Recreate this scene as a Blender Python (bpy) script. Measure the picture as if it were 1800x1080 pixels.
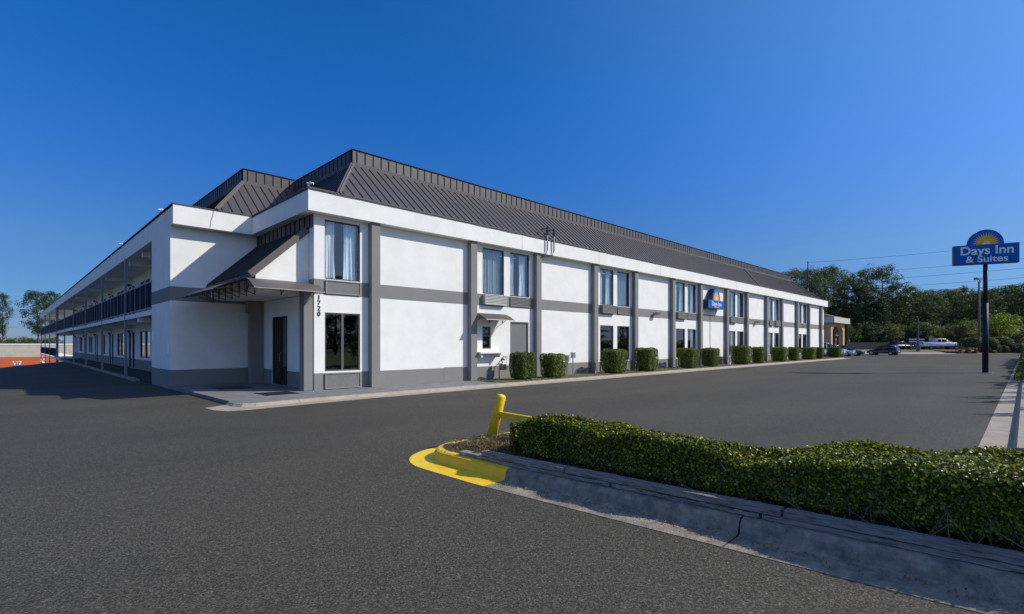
import bpy, math, random
import numpy as np
from mathutils import Vector, Matrix
R = math.radians
random.seed(7); rng = np.random.default_rng(7)
for o in list(bpy.data.objects): bpy.data.objects.remove(o)
sc = bpy.context.scene; col = sc.collection

# ---------------------------------------------------------------- camera, sky, sun, exposure
# World axes: +X along the long street front of the motel, +Y away from it, z = 0 at the foot of its walls.
CX, CY, EYE = -7.5407, -17.2123, 1.6
AX, AY = 0.70906714, 0.70514097
FPX = 898.0
cd = bpy.data.cameras.new('camera'); cam = bpy.data.objects.new('camera', cd); col.objects.link(cam)
cd.sensor_width = 36.0; cd.lens = 36*FPX/1800; cd.shift_y = 65/1800
cd.clip_start = 0.05; cd.clip_end = 3000
cam.location = (CX, CY, EYE)
cam.rotation_euler = (R(90), 0, math.atan2(AX, AY) - R(90))
sc.camera = cam

SUN_DIR = Vector((1.05, -1.0, 1.10)).normalized()          # towards the sun
elev = math.asin(SUN_DIR.z); az = math.atan2(SUN_DIR.x, SUN_DIR.y)
w = bpy.data.worlds.new('World'); sc.world = w; w.use_nodes = True
nt = w.node_tree; nt.nodes.clear()
sky = nt.nodes.new('ShaderNodeTexSky'); sky.sky_type = 'NISHITA'; sky.sun_disc = False
sky.sun_elevation = elev; sky.sun_rotation = az
sky.air_density = 1.0; sky.dust_density = 0.2; sky.ozone_density = 2.0; sky.altitude = 200
# deep polarised blue away from the sun, milky towards it
tcw = nt.nodes.new('ShaderNodeTexCoord'); spw = nt.nodes.new('ShaderNodeSeparateXYZ'); nt.links.new(tcw.outputs['Generated'], spw.inputs[0])
rw = nt.nodes.new('ShaderNodeValToRGB'); ew = rw.color_ramp.elements
ew[0].position = 0.0; ew[0].color = (0.20, 0.29, 0.56, 1); ew[1].position = 0.44; ew[1].color = (0.075, 0.49, 0.97, 1)
for pos_, c_ in ((0.085, (0.175, 0.33, 0.60)), (0.16, (0.20, 0.38, 0.64)), (0.30, (0.13, 0.43, 0.88))):
    k_ = ew.new(pos_); k_.color = (*c_, 1)
nt.links.new(spw.outputs[2], rw.inputs[0])
mw = nt.nodes.new('ShaderNodeMix'); mw.data_type = 'RGBA'; mw.blend_type = 'MULTIPLY'; mw.inputs[0].default_value = 1
nt.links.new(sky.outputs[0], mw.inputs[6]); nt.links.new(rw.outputs[0], mw.inputs[7])
gw = nt.nodes.new('ShaderNodeVectorMath'); gw.operation = 'SCALE'; gw.inputs['Scale'].default_value = 1.40; nt.links.new(mw.outputs[2], gw.inputs[0])
dw = nt.nodes.new('ShaderNodeVectorMath'); dw.operation = 'DOT_PRODUCT'; dw.inputs[1].default_value = SUN_DIR; nt.links.new(tcw.outputs['Generated'], dw.inputs[0])
cw_ = nt.nodes.new('ShaderNodeMath'); cw_.operation = 'MAXIMUM'; cw_.inputs[1].default_value = 0; nt.links.new(dw.outputs['Value'], cw_.inputs[0])
pw = nt.nodes.new('ShaderNodeMath'); pw.operation = 'POWER'; pw.inputs[1].default_value = 3.0; nt.links.new(cw_.outputs[0], pw.inputs[0])
sw_ = nt.nodes.new('ShaderNodeVectorMath'); sw_.operation = 'SCALE'; sw_.inputs[0].default_value = (1.9, 2.0, 1.2); nt.links.new(pw.outputs[0], sw_.inputs['Scale'])
h0_ = nt.nodes.new('ShaderNodeVectorMath'); h0_.operation = 'ADD'; nt.links.new(gw.outputs[0], h0_.inputs[0]); nt.links.new(sw_.outputs[0], h0_.inputs[1])
# added glow in the unseen sky behind the viewer, to fill shaded walls
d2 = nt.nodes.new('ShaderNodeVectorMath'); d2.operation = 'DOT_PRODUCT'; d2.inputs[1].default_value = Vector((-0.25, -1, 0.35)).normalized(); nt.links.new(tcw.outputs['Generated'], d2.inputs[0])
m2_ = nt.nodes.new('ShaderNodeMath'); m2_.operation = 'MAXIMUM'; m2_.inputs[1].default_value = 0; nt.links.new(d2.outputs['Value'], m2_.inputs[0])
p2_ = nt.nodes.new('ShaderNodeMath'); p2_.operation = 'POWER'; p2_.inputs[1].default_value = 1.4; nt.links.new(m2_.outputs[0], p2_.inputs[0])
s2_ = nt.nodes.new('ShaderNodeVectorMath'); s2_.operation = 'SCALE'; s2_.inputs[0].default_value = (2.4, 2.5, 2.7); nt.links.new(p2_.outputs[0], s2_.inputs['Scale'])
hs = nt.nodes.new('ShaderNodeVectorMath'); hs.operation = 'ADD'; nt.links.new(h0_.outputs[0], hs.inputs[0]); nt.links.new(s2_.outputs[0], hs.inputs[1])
bg = nt.nodes.new('ShaderNodeBackground'); bg.inputs[1].default_value = 0.105
wo = nt.nodes.new('ShaderNodeOutputWorld')
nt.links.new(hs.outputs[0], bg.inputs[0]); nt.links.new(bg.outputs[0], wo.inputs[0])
sl = bpy.data.lights.new('sun', 'SUN'); so = bpy.data.objects.new('sun', sl); col.objects.link(so)
sl.energy = 4.35; sl.angle = R(0.53); sl.color = (1.0, 0.945, 0.85)
so.rotation_euler = (-SUN_DIR).to_track_quat('-Z', 'Y').to_euler(); so.location = (0, -20, 60)
sc.view_settings.view_transform = 'Standard'; sc.view_settings.look = 'None'
sc.view_settings.exposure = 0.0; sc.view_settings.gamma = 1.0
sc.cycles.max_bounces = 6; sc.cycles.transparent_max_bounces = 12

def at(px, py, Y):
    """point seen at photo pixel (px,py) at depth Y"""
    X = (px-900)/FPX*Y
    return (CX+X*AX+Y*AY, CY-X*AY+Y*AX, EYE+(605-py)*Y/FPX)

# ---------------------------------------------------------------- materials
def lnk(n, a, b): n.links.new(a, b)
def mat(name, c, rough=0.7, var=0.0, vscale=3.0, bump=0.0, bscale=60.0, metal=0.0, spec=0.5, c2=None, coat=0.0, streak=False):
    m = bpy.data.materials.new(name); m.use_nodes = True; n = m.node_tree
    p = n.nodes['Principled BSDF']
    p.inputs['Roughness'].default_value = rough; p.inputs['Metallic'].default_value = metal
    p.inputs['Specular IOR Level'].default_value = spec; p.inputs['Coat Weight'].default_value = coat
    p.inputs['Base Color'].default_value = (*c, 1)
    tc = n.nodes.new('ShaderNodeTexCoord')
    if var > 0 or c2:
        t = n.nodes.new('ShaderNodeTexNoise'); t.inputs['Scale'].default_value = vscale; t.inputs['Detail'].default_value = 6
        t.inputs['Roughness'].default_value = 0.65
        if streak:
            mp = n.nodes.new('ShaderNodeMapping'); mp.inputs['Scale'].default_value = (1, 1, 0.18)
            lnk(n, tc.outputs['Object'], mp.inputs[0]); lnk(n, mp.outputs[0], t.inputs[0])
        else: lnk(n, tc.outputs['Object'], t.inputs[0])
        r = n.nodes.new('ShaderNodeValToRGB'); r.color_ramp.elements[0].position = 0.3; r.color_ramp.elements[1].position = 0.7
        lo = c2 if c2 else tuple(x*(1-var) for x in c); hi = c if c2 else tuple(min(1, x*(1+var*0.5)) for x in c)
        r.color_ramp.elements[0].color = (*lo, 1); r.color_ramp.elements[1].color = (*hi, 1)
        lnk(n, t.outputs[0], r.inputs[0]); lnk(n, r.outputs[0], p.inputs['Base Color'])
    if bump > 0:
        t2 = n.nodes.new('ShaderNodeTexNoise'); t2.inputs['Scale'].default_value = bscale; t2.inputs['Detail'].default_value = 4
        b = n.nodes.new('ShaderNodeBump'); b.inputs['Strength'].default_value = bump; b.inputs['Distance'].default_value = 0.01
        lnk(n, tc.outputs['Object'], t2.inputs[0]); lnk(n, t2.outputs[0], b.inputs['Height']); lnk(n, b.outputs[0], p.inputs['Normal'])
    return m

def asphalt():
    m = bpy.data.materials.new('asphalt'); m.use_nodes = True; n = m.node_tree; p = n.nodes['Principled BSDF']
    tc = n.nodes.new('ShaderNodeTexCoord')
    def vor(s, lo, hi, clo, chi):
        v = n.nodes.new('ShaderNodeTexVoronoi'); v.inputs['Scale'].default_value = s
        r = n.nodes.new('ShaderNodeValToRGB'); e = r.color_ramp.elements
        e[0].position = lo; e[1].position = hi; e[0].color = (*clo, 1); e[1].color = (*chi, 1)
        sp = n.nodes.new('ShaderNodeSeparateColor')
        lnk(n, tc.outputs['Object'], v.inputs[0]); lnk(n, v.outputs['Color'], sp.inputs[0]); lnk(n, sp.outputs[0], r.inputs[0])
        return r, v
    a, va = vor(105, 0.30, 1.0, (0.041, 0.0375, 0.0290), (0.132, 0.121, 0.094))
    b, vb = vor(70, 0.88, 1.0, (0.93, 0.93, 0.93), (1.75, 1.75, 1.7))
    mx = n.nodes.new('ShaderNodeMix'); mx.data_type = 'RGBA'; mx.blend_type = 'MULTIPLY'; mx.inputs[0].default_value = 1
    lnk(n, a.outputs[0], mx.inputs[6]); lnk(n, b.outputs[0], mx.inputs[7])
    t = n.nodes.new('ShaderNodeTexNoise'); t.inputs['Scale'].default_value = 0.35; t.inputs['Detail'].default_value = 8
    mp = n.nodes.new('ShaderNodeMapping'); mp.inputs['Scale'].default_value = (0.35, 1, 1)
    lnk(n, tc.outputs['Object'], mp.inputs[0]); lnk(n, mp.outputs[0], t.inputs[0])
    r = n.nodes.new('ShaderNodeValToRGB'); r.color_ramp.elements[0].position = 0.3; r.color_ramp.elements[1].position = 0.75
    r.color_ramp.elements[0].color = (0.80, 0.80, 0.81, 1); r.color_ramp.elements[1].color = (1.14, 1.12, 1.10, 1)
    lnk(n, t.outputs[0], r.inputs[0])
    m2 = n.nodes.new('ShaderNodeMix'); m2.data_type = 'RGBA'; m2.blend_type = 'MULTIPLY'; m2.inputs[0].default_value = 1
    lnk(n, mx.outputs[2], m2.inputs[6]); lnk(n, r.outputs[0], m2.inputs[7]); lnk(n, m2.outputs[2], p.inputs['Base Color'])
    p.inputs['Roughness'].default_value = 0.9; p.inputs['Specular IOR Level'].default_value = 0.25
    bp = n.nodes.new('ShaderNodeBump'); bp.inputs['Strength'].default_value = 0.3; bp.inputs['Distance'].default_value = 0.003
    lnk(n, va.outputs['Distance'], bp.inputs['Height']); lnk(n, bp.outputs[0], p.inputs['Normal'])
    return m

def leafmat(name, dark, mid, light, rough=0.45, trans=0.25, spec=0.4):
    m = bpy.data.materials.new(name); m.use_nodes = True; n = m.node_tree; p = n.nodes['Principled BSDF']
    g = n.nodes.new('ShaderNodeNewGeometry'); r = n.nodes.new('ShaderNodeValToRGB')
    e = r.color_ramp.elements; e[0].color = (*dark, 1); e[1].color = (*light, 1); e[1].position = 1.0
    k = e.new(0.55); k.color = (*mid, 1)
    oi = n.nodes.new('ShaderNodeObjectInfo'); ma = n.nodes.new('ShaderNodeMapRange')
    ma.inputs[3].default_value = -0.18; ma.inputs[4].default_value = 0.18
    ad = n.nodes.new('ShaderNodeMath'); ad.operation = 'ADD'; ad.use_clamp = True
    lnk(n, oi.outputs['Random'], ma.inputs[0]); lnk(n, g.outputs['Random Per Island'], ad.inputs[0]); lnk(n, ma.outputs[0], ad.inputs[1])
    lnk(n, ad.outputs[0], r.inputs[0]); lnk(n, r.outputs[0], p.inputs['Base Color'])
    p.inputs['Roughness'].default_value = rough; p.inputs['Specular IOR Level'].default_value = spec
    tr = n.nodes.new('ShaderNodeBsdfTranslucent'); mx = n.nodes.new('ShaderNodeMixShader'); mx.inputs[0].default_value = trans
    lnk(n, r.outputs[0], tr.inputs[0]); lnk(n, p.outputs[0], mx.inputs[1]); lnk(n, tr.outputs[0], mx.inputs[2])
    lnk(n, mx.outputs[0], n.nodes['Material Output'].inputs[0])
    return m

def glassmat(name, tint, ior=1.9, rough=0.0):
    m = bpy.data.materials.new(name); m.use_nodes = True; n = m.node_tree; n.nodes.remove(n.nodes['Principled BSDF'])
    f0 = n.nodes.new('ShaderNodeLayerWeight'); f0.inputs[0].default_value = 0.5
    f1 = n.nodes.new('ShaderNodeMath'); f1.operation = 'POWER'; f1.inputs[1].default_value = 4.0; lnk(n, f0.outputs['Facing'], f1.inputs[0])
    f = n.nodes.new('ShaderNodeMapRange'); r0 = ((ior-1)/(ior+1))**2*1.8; f.inputs[3].default_value = r0; f.inputs[4].default_value = 1.0; lnk(n, f1.outputs[0], f.inputs[0])
    t = n.nodes.new('ShaderNodeBsdfTransparent'); t.inputs[0].default_value = (*tint, 1)
    g = n.nodes.new('ShaderNodeBsdfGlossy'); g.inputs['Roughness'].default_value = rough; g.inputs['Color'].default_value = (0.95, 0.97, 1, 1)
    tc = n.nodes.new('ShaderNodeTexCoord'); no = n.nodes.new('ShaderNodeTexNoise'); no.inputs['Scale'].default_value = 1.3
    bp = n.nodes.new('ShaderNodeBump'); bp.inputs['Strength'].default_value = 0.12; bp.inputs['Distance'].default_value = 0.02
    lnk(n, tc.outputs['Object'], no.inputs[0]); lnk(n, no.outputs[0], bp.inputs['Height']); lnk(n, bp.outputs[0], g.inputs['Normal'])
    mx = n.nodes.new('ShaderNodeMixShader'); lnk(n, f.outputs[0], mx.inputs[0]); lnk(n, t.outputs[0], mx.inputs[1]); lnk(n, g.outputs[0], mx.inputs[2])
    lnk(n, mx.outputs[0], n.nodes['Material Output'].inputs[0])
    return m

M = {}
M['asphalt'] = asphalt()
M['white'] = mat('white_stucco', (0.845, 0.825, 0.775), 0.9, 0.085, 1.1, 0.3, 28, spec=0.2)
M['grey'] = mat('grey_paint', (0.24, 0.23, 0.215), 0.85, 0.07, 1.3, 0.25, 28, spec=0.25)
M['roof'] = mat('brown_metal_roof', (0.090, 0.079, 0.078), 0.5, 0.10, 0.8, 0, spec=0.4)
M['rib'] = mat('roof_seam', (0.028, 0.024, 0.026), 0.8, spec=0.08)
M['flash'] = mat('roof_flashing', (0.135, 0.117, 0.115), 0.75, 0.15, 3, spec=0.2)
M['canopy'] = mat('canopy_metal', (0.05, 0.052, 0.06), 0.85, 0.1, 2, spec=0.08)
M['eave'] = mat('eave_trim', (0.075, 0.066, 0.062), 0.6, 0.1, 3)
M['conc'] = mat('pale_concrete', (0.42, 0.355, 0.27), 0.9, 0.2, 3.5, 0.4, 70, c2=(0.27, 0.235, 0.19))
M['concdk'] = mat('worn_concrete', (0.40, 0.33, 0.25), 0.95, 0.2, 8, 0.9, 70, c2=(0.13, 0.115, 0.095))
M['walk'] = mat('walk_concrete', (0.235, 0.225, 0.215), 0.9, 0.2, 2.2, 0.3, 70, c2=(0.13, 0.13, 0.13))
M['yellow'] = mat('yellow_paint', (0.90, 0.585, 0.012), 0.55, 0.12, 7, 0.25, 60)
M['timber'] = mat('weathered_timber', (0.30, 0.275, 0.25), 0.95, 0, 1, 0.0, 30)
M['mulch'] = mat('mulch', (0.09, 0.065, 0.045), 1, 0, 18, 1.0, 40, c2=(0.03, 0.022, 0.017))
M['bed'] = mat('bed_soil', (0.12, 0.13, 0.04), 1, 0, 6, 1.0, 50, c2=(0.10, 0.07, 0.045))
M['grass'] = mat('grass', (0.17, 0.20, 0.055), 1, 0, 0.6, 0.8, 20, c2=(0.10, 0.125, 0.035))
M['soil'] = mat('far_ground', (0.10, 0.11, 0.045), 1, 0, 0.1, 0.5, 5, c2=(0.085, 0.07, 0.045))
M['redsoil'] = mat('pine_straw', (0.17, 0.085, 0.05), 1, 0, 1.5, 0.8, 20, c2=(0.09, 0.05, 0.03))
M['frame'] = mat('window_frame', (0.05, 0.05, 0.052), 0.5)
M['frameg'] = mat('grey_window_frame', (0.11, 0.105, 0.10), 0.5)
M['black'] = mat('black_metal', (0.012, 0.012, 0.013), 0.45)
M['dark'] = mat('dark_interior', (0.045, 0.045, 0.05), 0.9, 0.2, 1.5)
M['curtain'] = mat('white_curtain', (0.80, 0.82, 0.84), 0.85, 0.08, 5)
M['curtain2'] = mat('grey_curtain', (0.42, 0.43, 0.44), 0.9, 0.1, 5)
M['glass'] = glassmat('window_glass', (0.86, 0.92, 0.95), 1.65)
M['glassdk'] = glassmat('dark_window_glass', (0.30, 0.31, 0.32), 1.55)
M['louvre'] = mat('louvre_grey', (0.20, 0.195, 0.185), 0.6, 0.1, 8)
M['louvremid'] = mat('louvre_pale', (0.30, 0.285, 0.27), 0.6, 0.1, 8)
M['louvrelt'] = mat('louvre_white', (0.55, 0.54, 0.51), 0.6, 0.1, 8)
M['doorg'] = mat('grey_door', (0.17, 0.165, 0.16), 0.55, 0.05, 3)
M['doord'] = mat('dark_door', (0.014, 0.018, 0.028), 0.8, spec=0.15)
M['post'] = mat('grey_post', (0.22, 0.23, 0.25), 0.6, 0.12, 4)
M['railp'] = mat('dark_rail_panel', (0.018, 0.024, 0.038), 0.95, 0.2, 6, spec=0.08)
M['carpet'] = mat('green_carpet', (0.010, 0.03, 0.02), 1, 0.3, 3, 0.5, 80)
M['galv'] = mat('galvanised', (0.32, 0.32, 0.32), 0.45, 0.15, 6, metal=0.5)
M['signblue'] = mat('sign_blue', (0.003, 0.115, 0.46), 0.6, 0.05, 2, spec=0.2)
M['signedge'] = mat('sign_edge', (0.006, 0.02, 0.09), 0.4)
M['signsky'] = mat('sign_sky_blue', (0.006, 0.15, 0.48), 0.6, spec=0.2)
M['signyel'] = mat('sign_yellow', (0.85, 0.45, 0.02), 0.4, 0.1, 3)
M['signpale'] = mat('sign_pale', (0.75, 0.72, 0.45), 0.4)
M['signwhite'] = mat('sign_white', (0.80, 0.82, 0.84), 0.4)
M['poleblue'] = mat('navy_pole', (0.010, 0.014, 0.032), 0.6, 0.1, 2, spec=0.3)
M['polewood'] = mat('wooden_pole', (0.17, 0.14, 0.11), 0.9, 0.25, 6)
M['tan'] = mat('tan_stucco', (0.50, 0.33, 0.20), 0.9, 0.08, 2)
M['cream'] = mat('cream_fascia', (0.55, 0.50, 0.40), 0.85, 0.06, 2)
M['beige'] = mat('beige_block', (0.50, 0.44, 0.36), 0.95, 0.16, 0.9, 0.3, 12, streak=False)
M['redwall'] = mat('red_wall', (0.52, 0.115, 0.05), 0.85, 0.1, 0.8)
M['bark'] = mat('bark', (0.10, 0.075, 0.055), 1, 0.3, 4, 0.6, 15)
M['barkgrey'] = mat('grey_bark', (0.15, 0.13, 0.115), 1, 0.3, 4, 0.6, 15)
M['hedge'] = leafmat('hedge_leaves', (0.024, 0.040, 0.004), (0.165, 0.195, 0.012), (0.72, 0.66, 0.045), 0.42, 0.26, 0.35)
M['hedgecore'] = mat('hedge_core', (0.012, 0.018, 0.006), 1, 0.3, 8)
M['bush'] = leafmat('shrub_leaves', (0.045, 0.075, 0.012), (0.125, 0.17, 0.026), (0.27, 0.31, 0.05), 0.5, 0.28, 0.3)
M['pine'] = leafmat('pine_needles', (0.045, 0.07, 0.024), (0.11, 0.15, 0.045), (0.22, 0.26, 0.07), 0.6, 0.2, 0.3)
M['pine2'] = leafmat('dark_needles', (0.032, 0.052, 0.024), (0.075, 0.11, 0.042), (0.16, 0.20, 0.065), 0.6, 0.2, 0.3)
M['pinedark'] = leafmat('dark_pine_needles', (0.012, 0.024, 0.013), (0.03, 0.052, 0.022), (0.075, 0.105, 0.035), 0.7, 0.1, 0.2)
M['broad'] = leafmat('broad_leaves', (0.06, 0.095, 0.022), (0.17, 0.22, 0.05), (0.32, 0.36, 0.08), 0.5, 0.3)
M['olive'] = leafmat('olive_leaves', (0.08, 0.08, 0.03), (0.16, 0.15, 0.055), (0.25, 0.22, 0.08), 0.6, 0.3)
M['bright'] = leafmat('bright_leaves', (0.10, 0.16, 0.015), (0.25, 0.34, 0.03), (0.45, 0.52, 0.06), 0.5, 0.4)
M['brownleaf'] = leafmat('brown_leaves', (0.04, 0.03, 0.016), (0.085, 0.06, 0.03), (0.14, 0.10, 0.05), 0.7, 0.2)
M['yelleaf'] = leafmat('yellow_leaves', (0.22, 0.17, 0.02), (0.4, 0.32, 0.03), (0.55, 0.45, 0.05), 0.6, 0.3)
M['straw'] = leafmat('dry_grass', (0.13, 0.10, 0.045), (0.26, 0.19, 0.09), (0.40, 0.31, 0.15), 0.8, 0.3)
M['twig'] = mat('twigs', (0.16, 0.13, 0.11), 0.9, 0.2, 10)
M['tyre'] = mat('tyre', (0.015, 0.015, 0.015), 0.85)
M['rim'] = mat('rim', (0.45, 0.45, 0.46), 0.3, metal=0.8)
M['carglass'] = mat('car_glass', (0.012, 0.016, 0.022), 0.06, spec=0.8)
M['silver'] = mat('silver_paint', (0.58, 0.60, 0.64), 0.25, metal=0.5, coat=1)
M['greyp'] = mat('grey_paint_car', (0.17, 0.175, 0.19), 0.25, metal=0.5, coat=1)
M['navy'] = mat('navy_paint', (0.014, 0.020, 0.055), 0.25, coat=1)
M['blackp'] = mat('black_paint', (0.012, 0.014, 0.02), 0.22, coat=1)
M['whitep'] = mat('white_paint', (0.72, 0.75, 0.80), 0.3, coat=1)
M['lens'] = mat('lamp_lens', (0.8, 0.82, 0.85), 0.1)
M['red'] = mat('red_lens', (0.55, 0.03, 0.02), 0.2)
M['amber'] = mat('plate', (0.6, 0.6, 0.55), 0.4)
M['wire'] = mat('cable', (0.03, 0.03, 0.035), 0.6)
def polycarb():
    m = mat('smoked_polycarbonate', (0.16, 0.135, 0.13), 0.35, spec=0.3); n = m.node_tree; p = n.nodes['Principled BSDF']
    t = n.nodes.new('ShaderNodeBsdfTransparent'); t.inputs[0].default_value = (0.42, 0.36, 0.34, 1); mx = n.nodes.new('ShaderNodeMixShader'); mx.inputs[0].default_value = 0.72
    lnk(n, t.outputs[0], mx.inputs[1]); lnk(n, p.outputs[0], mx.inputs[2]); lnk(n, mx.outputs[0], n.nodes['Material Output'].inputs[0]); return m
M['awn'] = polycarb()

def timbermat():
    m = bpy.data.materials['weathered_timber']; n = m.node_tree; p = n.nodes['Principled BSDF']
    tc = n.nodes.new('ShaderNodeTexCoord'); mp = n.nodes.new('ShaderNodeMapping'); mp.inputs['Scale'].default_value = (26, 1.6, 26)
    t = n.nodes.new('ShaderNodeTexNoise'); t.inputs['Scale'].default_value = 1.6; t.inputs['Detail'].default_value = 8; t.inputs['Roughness'].default_value = 0.7
    lnk(n, tc.outputs['Object'], mp.inputs[0]); lnk(n, mp.outputs[0], t.inputs[0])
    r = n.nodes.new('ShaderNodeValToRGB'); e = r.color_ramp.elements
    e[0].position = 0.32; e[0].color = (0.05, 0.04, 0.035, 1); e[1].position = 0.66; e[1].color = (0.38, 0.35, 0.32, 1)
    k = e.new(0.45); k.color = (0.22, 0.195, 0.175, 1)
    lnk(n, t.outputs[0], r.inputs[0]); lnk(n, r.outputs[0], p.inputs['Base Color'])
    b = n.nodes.new('ShaderNodeBump'); b.inputs['Strength'].default_value = 0.9; b.inputs['Distance'].default_value = 0.02
    lnk(n, t.outputs[0], b.inputs['Height']); lnk(n, b.outputs[0], p.inputs['Normal'])
timbermat()

# ---------------------------------------------------------------- mesh helpers
class MB:
    def __init__(s): s.v = []; s.f = []; s.m = []
    def face(s, pts, mi=0):
        i = len(s.v); s.v += [tuple(p) for p in pts]; s.f.append(tuple(range(i, i+len(pts)))); s.m.append(mi); return s
    def box(s, x0, x1, y0, y1, z0, z1, mi=0, fr=None):
        i = len(s.v)
        P = [(x, y, z) for z in (z0, z1) for x, y in ((x0, y0), (x1, y0), (x1, y1), (x0, y1))]
        if fr: P = [fr(p) for p in P]
        s.v += P
        for f in ((0, 3, 2, 1), (4, 5, 6, 7), (0, 1, 5, 4), (1, 2, 6, 5), (2, 3, 7, 6), (3, 0, 4, 7)):
            s.f.append(tuple(i+k for k in f)); s.m.append(mi)
        return s
    def bar(s, p, q, wd, ht, up=(0, 0, 1), mi=0):
        """box along p-q, wd across, ht along up (sitting on the line)"""
        p = Vector(p); q = Vector(q); d = (q-p).normalized(); u = Vector(up); u = (u-d*u.dot(d)).normalized(); r = d.cross(u)*wd/2
        u = u*ht; i = len(s.v)
        s.v += [tuple(x) for x in (p-r, p+r, p+r+u, p-r+u, q-r, q+r, q+r+u, q-r+u)]
        for f in ((0, 1, 2, 3), (7, 6, 5, 4), (0, 4, 5, 1), (1, 5, 6, 2), (2, 6, 7, 3), (3, 7, 4, 0)):
            s.f.append(tuple(i+k for k in f)); s.m.append(mi)
        return s
    def tube(s, pts, r, n=8, mi=0, cap=True):
        pts = [Vector(p) for p in pts]; rr = r if isinstance(r, (list, tuple)) else [r]*len(pts); i0 = len(s.v)
        for k, p in enumerate(pts):
            d = (pts[min(k+1, len(pts)-1)]-pts[max(k-1, 0)]).normalized()
            a = Vector((0, 0, 1)) if abs(d.z) < 0.9 else Vector((1, 0, 0))
            x = d.cross(a).normalized(); y = d.cross(x)
            for j in range(n):
                t = 2*math.pi*j/n; s.v.append(tuple(p+(x*math.cos(t)+y*math.sin(t))*rr[k]))
        for k in range(len(pts)-1):
            for j in range(n):
                a = i0+k*n+j; b = i0+k*n+(j+1) % n; s.f.append((a, b, b+n, a+n)); s.m.append(mi)
        if cap:
            s.f.append(tuple(i0+j for j in range(n))[::-1]); s.m.append(mi)
            s.f.append(tuple(i0+(len(pts)-1)*n+j for j in range(n))); s.m.append(mi)
        return s
    def prism(s, poly, d0, d1, fr, mi=0):
        """polygon (u,v) extruded from d0 to d1; fr(u,v,d)->xyz"""
        n = len(poly); i = len(s.v)
        s.v += [tuple(fr(u, v, d0)) for u, v in poly]+[tuple(fr(u, v, d1)) for u, v in poly]
        s.f.append(tuple(i+k for k in range(n))); s.m.append(mi); s.f.append(tuple(i+n+k for k in range(n))[::-1]); s.m.append(mi)
        for k in range(n):
            s.f.append((i+k, i+n+k, i+n+(k+1) % n, i+(k+1) % n)); s.m.append(mi)
        return s
    def build(s, name, mats, parent=None, smooth=False, bevel=0, fixn=True):
        me = bpy.data.meshes.new(name); o = bpy.data.objects.new(name, me)
        off = Vector((0, 0, 0)); p = parent
        while p is not None: off += p.location; p = p.parent
        me.from_pydata([(x-off.x, y-off.y, z-off.z) for x, y, z in s.v], [], s.f)
        for m in (mats if isinstance(mats, (list, tuple)) else [mats]): me.materials.append(m)
        me.polygons.foreach_set('material_index', s.m)
        if smooth: me.polygons.foreach_set('use_smooth', [True]*len(s.f))
        if fixn:
            import bmesh
            bm = bmesh.new(); bm.from_mesh(me); bmesh.ops.recalc_face_normals(bm, faces=bm.faces); bm.to_mesh(me); bm.free()
        me.update(); col.objects.link(o); o.parent = parent
        if bevel:
            b = o.modifiers.new('bevel', 'BEVEL'); b.width = bevel; b.segments = 2; b.limit_method = 'ANGLE'
        return o

def tag(o, label=None, cat=None, group=None, kind=None):
    if label: o['label'] = label
    if cat: o['category'] = cat
    if group: o['group'] = group
    if kind: o['kind'] = kind
    return o
def thing(name, label, cat, loc=(0, 0, 0), rz=0, group=None):
    o = bpy.data.objects.new(name, None); o.empty_display_size = 0.3; o.location = loc; o.rotation_euler = (0, 0, rz); col.objects.link(o)
    return tag(o, label, cat, group)
def kids(o): return [c for c in bpy.data.objects if c.parent == o]
def copy_tree(o, parent=None):
    c = o.copy(); col.objects.link(c); c.parent = parent
    for ch in kids(o): copy_tree(ch, c)
    return c
def struct(o): o['kind'] = 'structure'; return o

def np_mesh(name, verts, quads, m, parent=None, smooth=False):
    me = bpy.data.meshes.new(name); nv = len(verts); nf = len(quads); k = quads.shape[1]
    me.vertices.add(nv); me.vertices.foreach_set('co', np.ascontiguousarray(verts, dtype=np.float32).ravel())
    me.loops.add(nf*k); me.loops.foreach_set('vertex_index', np.ascontiguousarray(quads, dtype=np.int32).ravel())
    me.polygons.add(nf); me.polygons.foreach_set('loop_start', np.arange(0, nf*k, k, dtype=np.int32))
    me.polygons.foreach_set('loop_total', np.full(nf, k, dtype=np.int32))
    me.materials.append(m); me.update(calc_edges=True)
    o = bpy.data.objects.new(name, me); col.objects.link(o); o.parent = parent
    return o

def leaves(c, nrm, size, aspect=0.55, jitter=0.6, fold=0.25):
    """leaf quads (two triangles folded as a kite) at centres c with preferred normals nrm"""
    n = len(c)
    nn = nrm+rng.normal(0, jitter, (n, 3)); nn /= np.linalg.norm(nn, axis=1)[:, None]+1e-9
    t = rng.normal(0, 1, (n, 3)); t -= (t*nn).sum(1)[:, None]*nn; t /= np.linalg.norm(t, axis=1)[:, None]+1e-9
    b = np.cross(nn, t); s = size*rng.uniform(0.65, 1.25, n)[:, None]
    p0 = c-t*s*0.5; p2 = c+t*s*0.5; p1 = c+b*s*aspect*0.5+nn*s*fold*0.4; p3 = c-b*s*aspect*0.5+nn*s*fold*0.4
    v = np.stack([p0, p1, p2, p3], 1).reshape(-1, 3); q = np.arange(4*n).reshape(n, 4)
    return v, q
exec_order = []

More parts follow.
